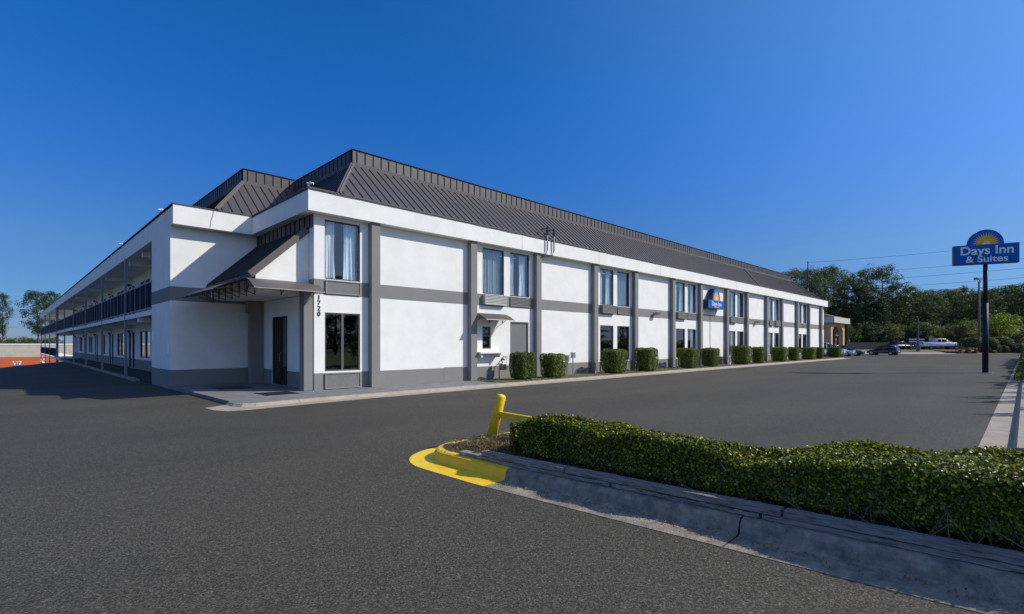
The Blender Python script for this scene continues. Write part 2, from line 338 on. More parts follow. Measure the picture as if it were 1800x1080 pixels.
# ================================================================ GROUND
def cw(X, Y): return (CX+X*AX+Y*AY, CY-X*AY+Y*AX)
def smooth(t): t = max(0, min(1, t)); return t*t*(3-2*t)
def gz(a, b):
    """height of the land: flat lot, falling away beyond a crest on the left"""
    aL = -7.75+0.31*(b-36.8); d = (aL-a)*0.955
    z = -0.1
    if d > -3: z -= 0.012*min((d+3), 3)**1.0 * (1 if d > -3 else 0)
    if d > 0: z -= min(0.16*d, 3.0)
    return z
def grid(name, xs, ys, zf, m, keep=None):
    mb = MB()
    mb.v = [(x, y, zf(x, y)) for y in ys for x in xs]; nx = len(xs)
    for j in range(len(ys)-1):
        for i in range(nx-1):
            if keep and not keep((xs[i]+xs[i+1])/2, (ys[j]+ys[j+1])/2): continue
            mb.f.append((j*nx+i, j*nx+i+1, (j+1)*nx+i+1, (j+1)*nx+i)); mb.m.append(0)
    return mb.build(name, m, smooth=True, fixn=False)
def ls(a, b, n): return [a+(b-a)*i/(n-1) for i in range(n)]
xs = [-1500, -700, -300, -150, -90]+ls(-60, 20, 54)+ls(24, 130, 28)+[180, 300, 700, 1500]
ys = [-1500, -700, -300, -150, -80]+ls(-40, 130, 90)+[180, 300, 700, 1500]
struct(grid('ground', xs, ys, lambda a, b: gz(a, b)-0.03, M['soil']))
struct(grid('parking_lot', ls(-70, 118, 96), ls(-60, 128, 96), gz, M['asphalt']))

# far edge of the lot: apron, grass bank and the ground of the wood behind it
def cstrip(name, rows, m, x0=-30, x1=150, n=24, wob=0.0):
    mb = MB(); X = ls(x0, x1, n); nx = n
    for Y, z in rows:
        for x in X:
            a, b = cw(x, Y+wob*math.sin(x*0.31+Y)); mb.v.append((a, b, z))
    for j in range(len(rows)-1):
        for i in range(nx-1):
            mb.f.append((j*nx+i, j*nx+i+1, (j+1)*nx+i+1, (j+1)*nx+i)); mb.m.append(0)
    return mb.build(name, m, smooth=False, fixn=False)
struct(cstrip('pavement', [(79.6, -0.12), (79.6, 0.0), (80.0, 0.0), (84.2, 0.28)], M['conc'], 24, 150))
struct(cstrip('grass_bank', [(84.1, 0.27), (85.5, 0.48), (87.3, 0.62)], M['grass'], 24, 150, wob=0.15))
struct(cstrip('side_street', [(87.2, 0.62), (95.5, 0.63)], M['asphalt'], 24, 150))
struct(cstrip('wood_floor', [(95.4, 0.62), (96.2, 0.75), (130, 1.2), (600, 1.5)], M['redsoil'], 24, 420))
# pine-straw bed under the clipped shrubs at the far right
struct(cstrip('straw_bed', [(80.6, 0.05), (81.2, 0.22), (84, 0.42), (86.9, 0.66)], M['redsoil'], 71, 150, wob=0.2))

# property edge on the right: flat gutter, kerb and verge
def strip_x(name, prof, x0, x1, m, seg=3.0, gap=0.012, parent=None):
    """profile (y,z) swept along x in segments with open joints"""
    mb = MB(); x = x0
    while x < x1-0.01:
        xe = min(x+seg, x1); n = len(prof); i = len(mb.v)
        for xx in (x, xe-gap): mb.v += [(xx, y, z) for y, z in prof]
        for k in range(n-1): mb.f.append((i+k, i+k+1, i+n+k+1, i+n+k)); mb.m.append(0)
        mb.f.append(tuple(i+k for k in range(n))); mb.m.append(0); mb.f.append(tuple(i+n+k for k in range(n))[::-1]); mb.m.append(0)
        x = xe
    return mb.build(name, m, parent)
struct(strip_x('kerb', [(-16.66, -0.12), (-16.66, -0.094), (-17.06, -0.085), (-17.12, 0.05), (-17.27, 0.06), (-17.27, -0.12)], 3.2, 118, M['conc']))
struct(grid('verge', ls(0.8, 118, 40), [-60, -40, -28, -22, -19, -17.26], lambda a, b: 0.03 if b > -18 else 0.10, M['grass']))

# kerb and walk in front of the motel
pts_out = [(-3.78, -1.9), (-3.74, -2.6), (-3.55, -3.02), (-3.1, -3.08), (-1.5, -2.93), (0.7, -2.76), (5, -2.72), (20, -2.7), (62.6, -2.75), (63.6, -2.6), (64.4, -1.6)]
pts_in = [(-3.12, -1.6), (-3.12, -2.1), (-3.0, -2.42), (-2.7, -2.52), (-1.5, -2.42), (0.7, -2.3), (5, -2.24), (20, -2.2), (62.3, -2.2), (63.1, -2.0), (63.5, -1.4)]
mb = MB()
def dens(P, k):
    out = []
    for i in range(len(P)-1):
        L = math.hypot(P[i+1][0]-P[i][0], P[i+1][1]-P[i][1]); n = max(1, int(L/3.0))
        for j in range(n): out.append((i, j/n))
    return out
prm = dens(pts_out, 3)+[(len(pts_out)-2, 1.0)]
def ev(P, t): i, f = t; return (P[i][0]+(P[i+1][0]-P[i][0])*f, P[i][1]+(P[i+1][1]-P[i][1])*f)
for k in range(len(prm)-1):
    quad = []
    o0, o1, i0, i1 = Vector(ev(pts_out, prm[k])), Vector(ev(pts_out, prm[k+1])), Vector(ev(pts_in, prm[k])), Vector(ev(pts_in, prm[k+1]))
    o1 = o1+(o0-o1).normalized()*0.012; i1 = i1+(i0-i1).normalized()*0.012
    rows = []
    for (oo, ii) in ((o0, i0), (o1, i1)):
        d = (ii-oo); L = d.length; d.normalize(); r = []
        for s, z in ((0, -0.13), (0, -0.092), (L-0.10, -0.082), (L-0.05, -0.045), (L, -0.004), (L+0.14, 0.0), (L+0.14, -0.13)):
            q = oo+d*s; r.append((q.x, q.y, z))
        rows.append(r)
    i = len(mb.v); n = 7; mb.v += rows[0]+rows[1]
    for j in range(n-1): mb.f.append((i+j, i+j+1, i+n+j+1, i+n+j)); mb.m.append(0)
    mb.f.append(tuple(i+j for j in range(n))); mb.m.append(0); mb.f.append(tuple(i+n+j for j in range(n))[::-1]); mb.m.append(0)
struct(mb.build('kerb', M['conc']))
mb = MB()
walkpoly = [(-3.08, 5.48), (-3.08, -2.05), (-2.95, -2.3), (-2.7, -2.37), (-1.5, -2.27), (0.7, -2.15), (5, -2.09), (6.9, -2.08), (6.9, -0.002), (-0.0, -0.002), (-0.02, 5.48)]
mb.prism(walkpoly, -0.13, 0.003, lambda u, v, d: (u, v, d))
struct(mb.build('pavement', M['walk']))
mb = MB(); n = 120
for i in range(n):
    a0 = 6.91+(63.0-6.91)*i/n; a1 = 6.91+(63.0-6.91)*(i+1)/n
    for (y0, z0, y1, z1) in ((-2.07, -0.015, -1.5, 0.03), (-1.5, 0.03, -0.8, 0.02), (-0.8, 0.02, 0.0, 0.0)):
        h = lambda a, y: 0.012*math.sin(a*3.1+y*5)+0.01*math.sin(a*7.7)
        mb.face([(a0, y0, z0+h(a0, y0)), (a1, y0, z0+h(a1, y0)), (a1, y1, z1+h(a1, y1)), (a0, y1, z1+h(a0, y1))])
struct(mb.build('planting_bed', M['bed']))
def scatter(name, n, fn, m, size, label, cat, kind='stuff', asp=0.25, jit=0.9):
    c = np.array([fn() for _ in range(n)]); nr = np.zeros((n, 3)); nr[:, 2] = 0.4
    v, q = leaves(c, nr, size, asp, jit); o = np_mesh(name, v, q, m); tag(o, label, cat, kind=kind); return o
scatter('grass', 9000, lambda: (random.uniform(6.95, 63), random.triangular(-2.05, -0.1, -1.9), random.uniform(0.0, 0.05)), M['grass'], 0.07,
        'short patchy grass in the narrow bed along the motel wall', 'grass')
scatter('leaf_litter', 5000, lambda: (random.uniform(7, 63), random.uniform(-1.9, -0.1), random.uniform(0.0, 0.03)), M['straw'], 0.05,
        'dry brown leaf litter in the narrow bed under the boxy shrubs', 'leaf litter')

# ================================================================ THE MOTEL
motel = thing('motel_building', 'long white two-storey motel with grey pilasters and a dark brown metal mansard roof', 'motel', (0, 0, 0))
ZT, ZF0 = 6.80, 6.08
WHITE, GREY = 0, 1
def wall(name, ax, c, u0, u1, z0, z1, holes, zones, depth=0.12, sgn=1, mats=None, extra_u=()):
    """wall in plane ax=c, facing -ax; holes (u0,u1,z0,z1); zones [(z0,z1,mat)]"""
    us = sorted({u0, u1, *extra_u, *[h[0] for h in holes], *[h[1] for h in holes]})
    zs = sorted({z0, z1, *[h[2] for h in holes], *[h[3] for h in holes], *[z for q in zones for z in q[:2] if z0 < z < z1]})
    P = (lambda u, z, d=0: (u, c+d, z)) if ax == 'y' else (lambda u, z, d=0: (c+d, u, z))
    mb = MB()
    def zm(z):
        for a, b, m in zones:
            if a <= z <= b: return m
        return WHITE
    for i in range(len(us)-1):
        for j in range(len(zs)-1):
            u = (us[i]+us[i+1])/2; z = (zs[j]+zs[j+1])/2
            if any(h[0] < u < h[1] and h[2] < z < h[3] for h in holes): continue
            q = [P(us[i], zs[j]), P(us[i+1], zs[j]), P(us[i+1], zs[j+1]), P(us[i], zs[j+1])]
            if ax == 'x': q = q[::-1]
            mb.face(q, zm(z))
    for h in holes:
        for (ua, za, ub, zb) in ((h[0], h[2], h[1], h[2]), (h[1], h[2], h[1], h[3]), (h[1], h[3], h[0], h[3]), (h[0], h[3], h[0], h[2])):
            mb.face([P(ua, za), P(ub, zb), P(ub, zb, depth), P(ua, za, depth)], WHITE)
    return mb.build(name, mats or [M['white'], M['grey']], motel, fixn=False)

PIL = []
for k in range(7): PIL += [2.05+9*k, 6.83+9*k]
bays = [(6.83+0.36+9*k, 2.05+9*(k+1)) for k in range(6)]       # window bays
holes = []; wins = []
def addwin(a0, a1, z0, z1, style, mull=False): holes.append((a0, a1, z0, z1)); wins.append((a0, a1, z0, z1, style, mull))
addwin(0.38, 1.72, 3.87, 5.95, 'blue', False)
addwin(0.38, 1.72, 0.64, 2.70, 'darkglass', True)
styles = {0: ('grey', 'blue', None, None), 1: ('blue', 'grey', 'darkglass', 'darkglass'), 2: ('sheer', 'sheer', 'darkglass', 'sheer'),
          3: ('sheer', 'grey', 'sheer', 'darkglass'), 4: ('blue', 'sheer', 'blue', 'darkglass'), 5: ('blue', 'blue', 'darkglass', 'darkglass')}
louv = []
for k, (p0, p1) in enumerate(bays):
    wl = (p0+0.52, p0+1.86); wr = (p0+2.25, p0+3.59); st = styles[k]
    addwin(*wl, 3.87, 5.95, st[0]); addwin(*wr, 3.87, 5.95, st[1])
    if k > 0:
        addwin(*wl, 0.62, 2.68, st[2]); addwin(*wr, 0.62, 2.68, st[3])
    louv += [(wl, k % 2 == 0 or k == 1 or k == 3), (wr, k == 4)]
addwin(61.55, 62.35, 3.87, 5.95, 'blue'); addwin(61.55, 62.35, 0.62, 2.68, 'darkglass')
service = (7.70, 8.22, 1.38, 2.39); holes.append(service)
sdoor = (9.46, 10.72, 0.02, 2.66); holes.append(sdoor)
zones = [(0, 0.59, GREY), (3.32, 3.85, GREY)]
wall('wall', 'y', 0.0, 0.0, 62.7, -0.15, 6.15, holes, zones)

def window(P, u0, u1, z0, z1, style, mull, fw=0.045, nm='window', fm=None):
    """P(u,z,d) -> world, d inward. frame > pane, curtain"""
    fm = fm or (M['frameg'] if style == 'darkglass' else M['frame'])
    mb = MB()
    def B(a, b, c, d, d0, d1, mi=0):
        pts = [P(u, z, dd) for dd in (d0, d1) for u, z in ((a, c), (b, c), (b, d), (a, d))]
        i = len(mb.v); mb.v += pts
        for f in ((0, 3, 2, 1), (4, 5, 6, 7), (0, 1, 5, 4), (1, 2, 6, 5), (2, 3, 7, 6), (3, 0, 4, 7)):
            mb.f.append(tuple(i+k for k in f)); mb.m.append(mi)
    e = 0.002
    B(u0+e, u0+fw, z0+e, z1-e, 0.03, 0.10); B(u1-fw, u1-e, z0+e, z1-e, 0.03, 0.10)
    B(u0+fw, u1-fw, z0+e, z0+fw, 0.03, 0.10); B(u0+fw, u1-fw, z1-fw, z1-e, 0.03, 0.10)
    if mull: B((u0+u1)/2-0.04, (u0+u1)/2+0.04, z0+fw, z1-fw, 0.028, 0.10)
    f = mb.build(nm, fm, motel)
    g = MB(); g.face([P(u0+fw, z0+fw, 0.07), P(u1-fw, z0+fw, 0.07), P(u1-fw, z1-fw, 0.07), P(u0+fw, z1-fw, 0.07)])
    g.build('pane', M['glassdk'] if style == 'darkglass' else M['glass'], f, fixn=False)
    if style in ('blue', 'grey', 'sheer'):
        c = MB(); W = u1-u0
        spans = {'blue': ((0.02, 0.36), (0.58, 0.98)), 'grey': ((0.05, 0.95),), 'sheer': ((0.0, 0.40), (0.62, 1.0))}[style]
        rr = random.Random(int(u0*100+z0*10))
        for (s0, s1) in spans:
            n = max(8, int((s1-s0)*48)); ph = rr.uniform(0, 6)
            for i in range(n):
                def pt(t, z):
                    u = u0+W*(s0+(s1-s0)*t); low = (z1-z)/(z1-z0)
                    pinch = 0.05*math.sin(low*math.pi)*(0.5-t)
                    d = 0.22+0.035*math.sin(t*(s1-s0)*52+ph)+0.02*math.sin(t*23+low*3+ph)+0.03*low*math.sin(t*9+ph)
                    return P(u+W*pinch, z, d)
                for (za, zb) in ((z0, z0+(z1-z0)*0.33), (z0+(z1-z0)*0.33, z0+(z1-z0)*0.66), (z0+(z1-z0)*0.66, z1)):
                    c.face([pt(i/n, za), pt((i+1)/n, za), pt((i+1)/n, zb), pt(i/n, zb)])
        c.build('curtain', M['curtain2'] if style == 'grey' else M['curtain'], f, smooth=False, fixn=False)
    return f
PY = lambda u, z, d: (u, d, z)
for wv in wins: window(PY, *wv)

# rooms behind the front windows: dark back wall and floors
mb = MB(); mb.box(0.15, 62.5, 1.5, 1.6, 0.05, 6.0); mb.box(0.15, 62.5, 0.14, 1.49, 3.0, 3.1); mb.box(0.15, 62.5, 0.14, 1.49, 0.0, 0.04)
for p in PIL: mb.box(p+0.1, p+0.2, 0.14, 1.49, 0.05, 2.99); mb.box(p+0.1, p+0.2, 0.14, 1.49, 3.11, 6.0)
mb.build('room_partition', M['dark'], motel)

# louvred air-conditioner panels under the windows
def louvre(u0, u1, z0, z1, out, m, step=0.066, vert=False):
    mb = MB(); mb.box(u0, u1, -out, 0.05, z0, z0+0.03); mb.box(u0, u1, -out, 0.05, z1-0.03, z1)
    mb.box(u0, u0+0.03, -out, 0.05, z0+0.03, z1-0.03); mb.box(u1-0.03, u1, -out, 0.05, z0+0.03, z1-0.03)
    o = mb.build('air_conditioner', m, motel)
    g = MB(); z = z0+0.05
    g.box(u0+0.03, u1-0.03, -out+0.04, 0.0, z0+0.03, z1-0.03, 1)
    if vert:
        u = u0+0.05
        while u < u1-0.05: g.box(u, u+0.02, -out+0.028, -out+0.04, z0+0.03, z1-0.03); u += 0.04
    while z < z1-0.05 and not vert:
        g.face([(u0+0.03, -out+0.002, z), (u1-0.03, -out+0.002, z), (u1-0.03, -out+0.035, z+0.032), (u0+0.03, -out+0.035, z+0.032)])
        g.face([(u0+0.03, -out+0.002, z), (u1-0.03, -out+0.002, z), (u1-0.03, -out+0.002, z-0.012), (u0+0.03, -out+0.002, z-0.012)]); z += step
    g.build('grille', [m, m if vert else M['frameg']], o, fixn=False)
louvre(0.40, 1.72, 3.36, 3.84, 0.055, M['louvremid'], vert=True); louvre(0.38, 1.72, 0.03, 0.58, 0.06, M['louvremid'], vert=True)
for i, ((u0, u1), prot) in enumerate(louv):
    louvre(u0, u1, 3.38, 3.84, 0.20 if prot else 0.055, M['louvrelt'] if i == 0 else M['louvre'])
    if i >= 2: louvre(u0, u1, 0.04, 0.57, 0.055, M['louvre'])

for p in PIL:
    MB().box(p, p+0.36, -0.25, -0.001, -0.13, 6.079).build('pilaster', M['grey'], motel, bevel=0.012)

# service door, order window with shelf
mb = MB(); u0, u1, z0, z1 = sdoor
mb.box(u0+.002, u0+0.06, 0.02, 0.11, z0, z1-.002); mb.box(u1-0.06, u1-.002, 0.02, 0.11, z0, z1-.002); mb.box(u0+0.06, u1-0.06, 0.02, 0.11, z1-0.06, z1-.002)
mb.box(u0+0.06, u1-0.06, 0.06, 0.10, z0, z1-0.06, 1)
dr = mb.build('door', [M['frameg'], M['doorg']], motel)
MB().tube([(u1-0.14, 0.055, 1.02), (u1-0.14, 0.0, 1.02), (u1-0.24, 0.0, 1.02)], 0.012).build('handle', M['galv'], dr)
sw = window(PY, *service, 'darkglass', False, 0.05)
MB().box(7.74, 8.18, 0.028, 0.10, 1.94, 2.0).build('rail', M['frameg'], sw)
# shelf below the order window (the dark triangle it throws is its shadow)
sh = MB(); sh.box(7.22, 8.68, -0.42, -0.001, 1.18, 1.25)
sh.box(7.35, 7.41, -0.34, -0.001, 1.0, 1.18); sh.box(8.46, 8.52, -0.34, -0.001, 1.0, 1.18)
sh.build('shelf', M['white'], motel)

# ---- fascia
def fascia(name, segs): 
    mb = MB()
    for s in segs: mb.box(*s)
    return mb.build(name, M['white'], motel)
fascia('fascia', [(-0.35, 63.1, -0.35, 0.35, ZF0, ZT)])
fascia('fascia', [(-0.351, -0.05, 0.351, 5.55, ZF0, ZT), ])
fascia('fascia', [(-3.1, -0.352, 5.07, 5.499, ZF0-0.01, ZT)])
fascia('fascia', [(62.75, 63.1, 0.351, 9, ZF0, ZT)])
mb = MB(); mb.bar((-0.37, -0.375, ZT+.002), (63.12, -0.375, ZT+.002), 0.03, 0.05)
mb.box(-0.38, 63.13, -0.36, 0.1, ZT+.002, ZT+0.035)
mb.box(-0.382, -0.05, 0.1, 5.2, ZT+.002, ZT+0.036)
mb.box(-3.13, -0.383, 5.04, 5.5, ZT+.002, ZT+0.036)
mb.box(-3.135, -2.8, 5.5, 102.5, ZT+.002, ZT+0.037)
mb.build('gutter_trim', M['eave'], motel)
# hairline cable pinned under the eave
pts = []; a = -0.3
while a < 26:
    pts.append((a, -0.362, ZT-0.02-0.018*abs(math.sin(a*1.9))-0.01*random.random())); a += 0.31
cable = MB().tube(pts, 0.006, 4).build('cable', M['wire'], motel)
for a in (9.9, 16.1, 22.9, 29, 35.4, 42.2, 49): MB().box(a, a+0.014, -0.353, -0.351, ZF0, ZT-0.03).build('fascia_joint', M['louvre'], motel)
mb = MB(); pts = [(-1.77, 5.062, ZT), (-1.78, 5.062, 6.6), (-1.86, 5.062, 6.35), (-1.88, 5.062, ZF0+0.02)]
mb.tube(pts, 0.008, 4).build('cable', M['wire'], motel)

# ---- side wall of the front block (under the door canopy), back pier and front pier
door_b = (2.33, 3.88, 0.02, 2.66)
wall('wall', 'x', 0.0, 0.0, 5.5, -0.13, 6.15, [door_b], zones, depth=0.15)
mb = MB(); b0, b1, z0, z1 = door_b
mb.box(0.03, 0.11, b0+.002, b0+0.06, z0, z1-.002); mb.box(0.03, 0.11, b1-0.06, b1-.002, z0, z1-.002); mb.box(0.03, 0.11, b0+0.06, b1-0.06, z1-0.07, z1-.002)
mb.box(0.03, 0.11, (b0+b1)/2-0.05, (b0+b1)/2+0.05, z0, z1-0.07); mb.box(0.03, 0.11, b0+0.06, b1-0.06, z0, z0+0.18)
dr = mb.build('door', M['black'], motel)
MB().face([(0.07, b0, z0), (0.07, b1, z0), (0.07, b1, z1), (0.07, b0, z1)][::-1]).build('pane', M['glassdk'], dr, fixn=False)
MB().tube([(0.03, 3.0, 0.95), (-0.04, 3.0, 0.95), (-0.04, 3.0, 1.25), (0.03, 3.0, 1.25)], 0.012).build('handle', M['galv'], dr)
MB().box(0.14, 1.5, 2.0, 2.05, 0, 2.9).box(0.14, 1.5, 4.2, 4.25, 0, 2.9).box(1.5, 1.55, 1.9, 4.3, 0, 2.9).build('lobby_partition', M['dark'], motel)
MB().box(-0.34, -0.001, 0.03, 0.40, 0.004, 3.55).build('pier', M['grey'], motel, bevel=0.012)
MB().box(-0.50, -0.001, 4.75, 5.10, 0.004, 3.33).build('pier', M['grey'], motel, bevel=0.012)
MB().box(-0.62, -0.501, 4.80, 5.05, 2.85, 3.33).build('corbel', M['grey'], motel)

# ---- left block: end wall, return wall
wall('wall', 'y', 5.5, -3.1, 0.0, -0.3, 6.8, [], [(-1, 0.62, GREY), (3.24, 3.78, GREY)])
wall('wall', 'x', -3.1, 5.5, 8.9, -0.3, 6.8, [], [(-1, 0.62, GREY), (3.24, 3.78, GREY)])
MB().box(-3.099, -1.5, 8.85, 8.9, -0.12, 6.8).build('wall', M['white'], motel)
# box above: sits on the roofed canopy over the side door
CA, CB0, CB1 = -1.75, 0.42, 5.49
cz0, cz1 = 3.98, 5.62
mb = MB()
prof = [(-0.002, 5.60), (CA, cz0-0.03), (CA, 3.66), (CA+0.08, 3.66), (CA+0.08, 3.38), (-0.002, 3.38)]
for b0, b1 in ((CB0, CB0+0.12),):
    mb.prism(prof, b0, b1, lambda u, v, d: (u, d, v))
mb.box(CA, CA+0.12, CB0+0.121, CB1, 3.40, cz0-0.05)
mb.box(CA+0.121, -0.002, CB0+0.121, CB1, 3.34, 3.40)
mb.build('canopy_box', M['white'], motel)
mb = MB()   # sloping metal roof of the canopy with standing seams
s = Vector((-CA, 0, cz1-cz0)).normalized(); nrm = Vector((-s.z, 0, s.x))
mb.bar((0.0, (CB0+CB1)/2, cz1+0.0), (CA-0.10, (CB0+CB1)/2, cz0-0.10), CB1-CB0+0.10, 0.05, up=nrm)
mb2 = mb; n = 14
for i in range(n+1):
    b = CB0-0.02+(CB1-CB0-0.0)*i/n
    mb2.bar(Vector((0.0, b, cz1))+nrm*0.047, Vector((CA-0.10, b, cz0-0.10))+nrm*0.047, 0.07, 0.018, up=nrm, mi=1)
cr = mb.build('canopy_roof', [M['canopy'], M['rib']], motel)
mb = MB(); mb.bar(Vector((0.0, CB0-0.055, cz1-0.13)), Vector((CA-0.11, CB0-0.055, cz0-0.22)), 0.03, 0.22, up=nrm)
mb.box(CA-0.16, CA-0.13, CB0-0.05, CB1, cz0-0.24, cz0-0.10)
mb.build('canopy_trim', M['flash'], motel)
mb = MB(); mb.box(-0.03, -0.002, 0.05, 5.49, 5.63, 6.078)
mb2 = mb
for i in range(13): mb2.box(-0.06, -0.028, 0.25+i*0.42, 0.28+i*0.42, 5.64, 6.07, 1)
up = mb.build('upstand', [M['flash'], M['rib']], motel)

# ---- awnings of smoked polycarbonate on black scrolled brackets
def awning(fr, L, proj, rise, z, nbr, label=None):
    """fr(u along, d out, z) -> world; attached at d=0,z"""
    prof = []
    for i in range(11):
        t = i/10; prof.append((proj*t, z-rise*(1-math.cos(t*math.pi/2))-0.02*t))
    mb = MB()
    for i in range(10):
        (d0, z0), (d1, z1) = prof[i], prof[i+1]
        mb.face([fr(0, d0, z0), fr(L, d0, z0), fr(L, d1, z1), fr(0, d1, z1)])
        mb.face([fr(0, d0, z0+0.008), fr(L, d0, z0+0.008), fr(L, d1, z1+0.008), fr(0, d1, z1+0.008)])
    o = mb.build('awning', M['awn'], motel, smooth=True, fixn=False)
    e = MB(); e.tube([fr(0, prof[-1][0], prof[-1][1]), fr(L, prof[-1][0], prof[-1][1])], 0.014, 6)
    for k in range(nbr): pass
    e.build('edge_bar', M['galv'], o)
    for k in range(nbr):
        u = L*(k+0.02)/(nbr-1) if nbr > 1 else 0; u = min(max(u, 0.02), L-0.02); b = MB()
        b.tube([fr(u, d, zz-0.015) for d, zz in prof], 0.016, 6)
        b.tube([fr(u, 0.012, z), fr(u, 0.012, z-rise-0.12)], 0.016, 6)
        b.tube([fr(u, 0.012, z-rise-0.10), fr(u, proj*0.45, z-rise*0.72), fr(u, proj*0.9, z-rise*0.98)], 0.012, 6)
        for q in range(3):
            d = proj*(0.2+0.22*q); b.tube([fr(u, d, z-rise*(1-math.cos(d/proj*math.pi/2))-0.02), fr(u, d*0.92, z-rise*0.9-0.06+0.1*d/proj)], 0.009, 5)
        b.build('bracket', M['black'], o)
    return o
awning(lambda u, d, z: (CA-0.005-d, CB0+u, z), CB1-CB0-0.4, 1.25, 0.42, 3.74, 7)
awning(lambda u, d, z: (CA-0.35+u, CB0-0.005-d, z), 2.25, 0.95, 0.36, 3.72, 3)
awning(lambda u, d, z: (7.22+u, -0.005-d, z), 1.75, 0.80, 0.30, 2.98, 3)

# house number
def text(body, size, loc, rot, m, name, parent, ext=0.01, bold=0.0, sx=1.0, align='CENTER', spacing=1.0, shear=0):
    cu = bpy.data.curves.new(name, 'FONT'); cu.body = body; cu.size = size; cu.extrude = ext; cu.offset = bold
    cu.align_x = align; cu.align_y = 'BOTTOM_BASELINE'; cu.space_character = spacing; cu.shear = shear
    t = bpy.data.objects.new(name, cu); col.objects.link(t)
    dg = bpy.context.evaluated_depsgraph_get(); me = bpy.data.meshes.new_from_object(t.evaluated_get(dg))
    bpy.data.objects.remove(t); o = bpy.data.objects.new(name, me); me.materials.clear(); me.materials.append(m); col.objects.link(o)
    mt = Matrix.Rotation(rot[2], 4, 'Z') @ Matrix.Rotation(rot[0], 4, 'X') @ Matrix.Diagonal((sx, 1, 1, 1))
    me.transform(Matrix.Translation(Vector(loc)-(parent.location if parent else Vector((0, 0, 0)))) @ mt)
    o.parent = parent; return o
nb = None
for i, ch in enumerate('1720'):
    text(ch, 0.225, (0.17, -0.014, 3.14-i*0.19), (R(90), 0, 0), M['black'], 'house_number', motel, 0.012, 0.0)

# ---- mansard roof
RZ0, RZ1, RZ2 = 6.80, 8.86, 9.47
def slope(P0, P1, Q0, Q1, sp=0.37, nm='roof'):
    """eave P0-P1, crest Q0-Q1 (trapezoid); seams run straight up the slope"""
    P0, P1, Q0, Q1 = map(Vector, (P0, P1, Q0, Q1))
    s = MB(); s.face([P0, P1, Q1, Q0])
    d = (P1-P0).normalized(); L = (P1-P0).length; q0 = (Q0-P0).dot(d); q1 = (Q1-P0).dot(d)
    n = (P1-P0).cross(Q0-P0).normalized()
    if n.z < 0: n = -n
    upv = (Q0-P0)-d*q0; x = sp*0.6
    while x < L:
        t = 1.0
        if x < q0: t = x/q0
        if x > q1: t = (L-x)/(L-q1)
        if t > 0.08: s.bar(P0+d*x+upv*0.01-n*0.003, P0+d*x+upv*(t-0.03)-n*0.003, 0.028, 0.028, up=n, mi=1)
        x += sp
    o = s.build(nm, [M['roof'], M['rib']], motel, fixn=False)
    e = MB()
    if q0 > 0.01: e.bar(P0, Q0, 0.16, 0.05, up=n)
    if e.v: e.build('hip_cap', M['flash'], o)
    e = MB()
    if q1 < L-0.01: e.bar(P1, Q1, 0.16, 0.05, up=n); e.build('hip_cap', M['flash'], o)
    return o
RT = 1.75; LA0, LB0 = 0.09, 7.6; A0, A1 = -0.36, 63.12; CA0, CA1, CBF = 2.47, 57.2, 2.0
slope((CA0-RT, -0.36, RZ0+0.03), (CA1+2.4, -0.36, RZ0+0.03), (CA0, CBF, RZ1), (CA1, CBF, RZ1))
slope((CA0-RT, 12.0, RZ0+0.03), (CA0-RT, -0.36, RZ0+0.03), (CA0, 12.0, RZ1), (CA0, CBF, RZ1))
slope((CA1+2.4, -0.36, RZ0+0.03), (CA1+2.4, 12.0, RZ0+0.03), (CA1, CBF, RZ1), (CA1, 12.0, RZ1))
for fb in ((A0, CA0-RT, -0.34, 12, RZ0-0.05, RZ0+0.028), (CA1+2.4, A1, -0.34, 12, RZ0-0.05, RZ0+0.028), (-3.1, LA0-RT, 5.12, 60, RZ0-0.06, RZ0+0.022)): MB().box(*fb).build('flat_roof', M['eave'], motel)
MB().bar((43.1, 1.95, RZ1-0.02), (40.6, -0.34, RZ0+0.05), 0.05, 0.07).build('cable', M['galv'], motel)
LA0, LB0 = 0.09, 7.6
slope((LA0-RT, 5.06, RZ0+0.03), (CA0, 5.06, RZ0+0.03), (LA0, LB0, RZ1), (CA0, LB0, RZ1))
slope((LA0-RT, 62.0, RZ0+0.03), (LA0-RT, 5.06, RZ0+0.03), (LA0, 60, RZ1), (LA0, LB0, RZ1))
def screen(p, q, nrm, sp=0.37):
    p, q, nrm = Vector(p), Vector(q), Vector(nrm); d = (q-p).normalized(); L = (q-p).length
    mb = MB(); mb.bar(p-nrm*0.06, q-nrm*0.06, 0.12, RZ2-RZ1)
    s = mb; x = sp*0.5
    while x < L:
        c = p+d*x; s.bar(c-nrm*0.003+Vector((0, 0, 0.05)), c-nrm*0.003+Vector((0, 0, RZ2-RZ1-0.03)), 0.026, 0.026, up=nrm, mi=1); x += sp
    o = s.build('roof_screen', [M['roof'], M['rib']], motel)
    c = MB(); c.bar(p-nrm*0.05+Vector((0, 0, RZ2-RZ1)), q-nrm*0.05+Vector((0, 0, RZ2-RZ1)), 0.17, 0.03); c.build('coping', M['rib'], o)
    f = MB(); f.bar(p+nrm*0.03-Vector((0, 0, 0.07)), q+nrm*0.03-Vector((0, 0, 0.07)), 0.07, 0.16); f.build('base_flashing', M['flash'], o)
screen((CA0, CBF, RZ1), (CA1, CBF, RZ1), (0, -1, 0))
screen((CA0, CBF+0.02, RZ1), (CA0, 12, RZ1), (-1, 0, 0))
screen((CA1, CBF+0.02, RZ1), (CA1, 12, RZ1), (1, 0, 0))
screen((LA0, LB0, RZ1), (CA0-0.1, LB0, RZ1), (0, -1, 0))
screen((LA0, LB0+0.02, RZ1), (LA0, 60, RZ1), (-1, 0, 0))
MB().box(CA0, CA1, CBF+0.1, 12, RZ1-0.3, RZ1-0.1).box(LA0+0.1, 9, 12.01, 60, RZ1-0.3, RZ1-0.1).build('roof_deck', M['dark'], motel)
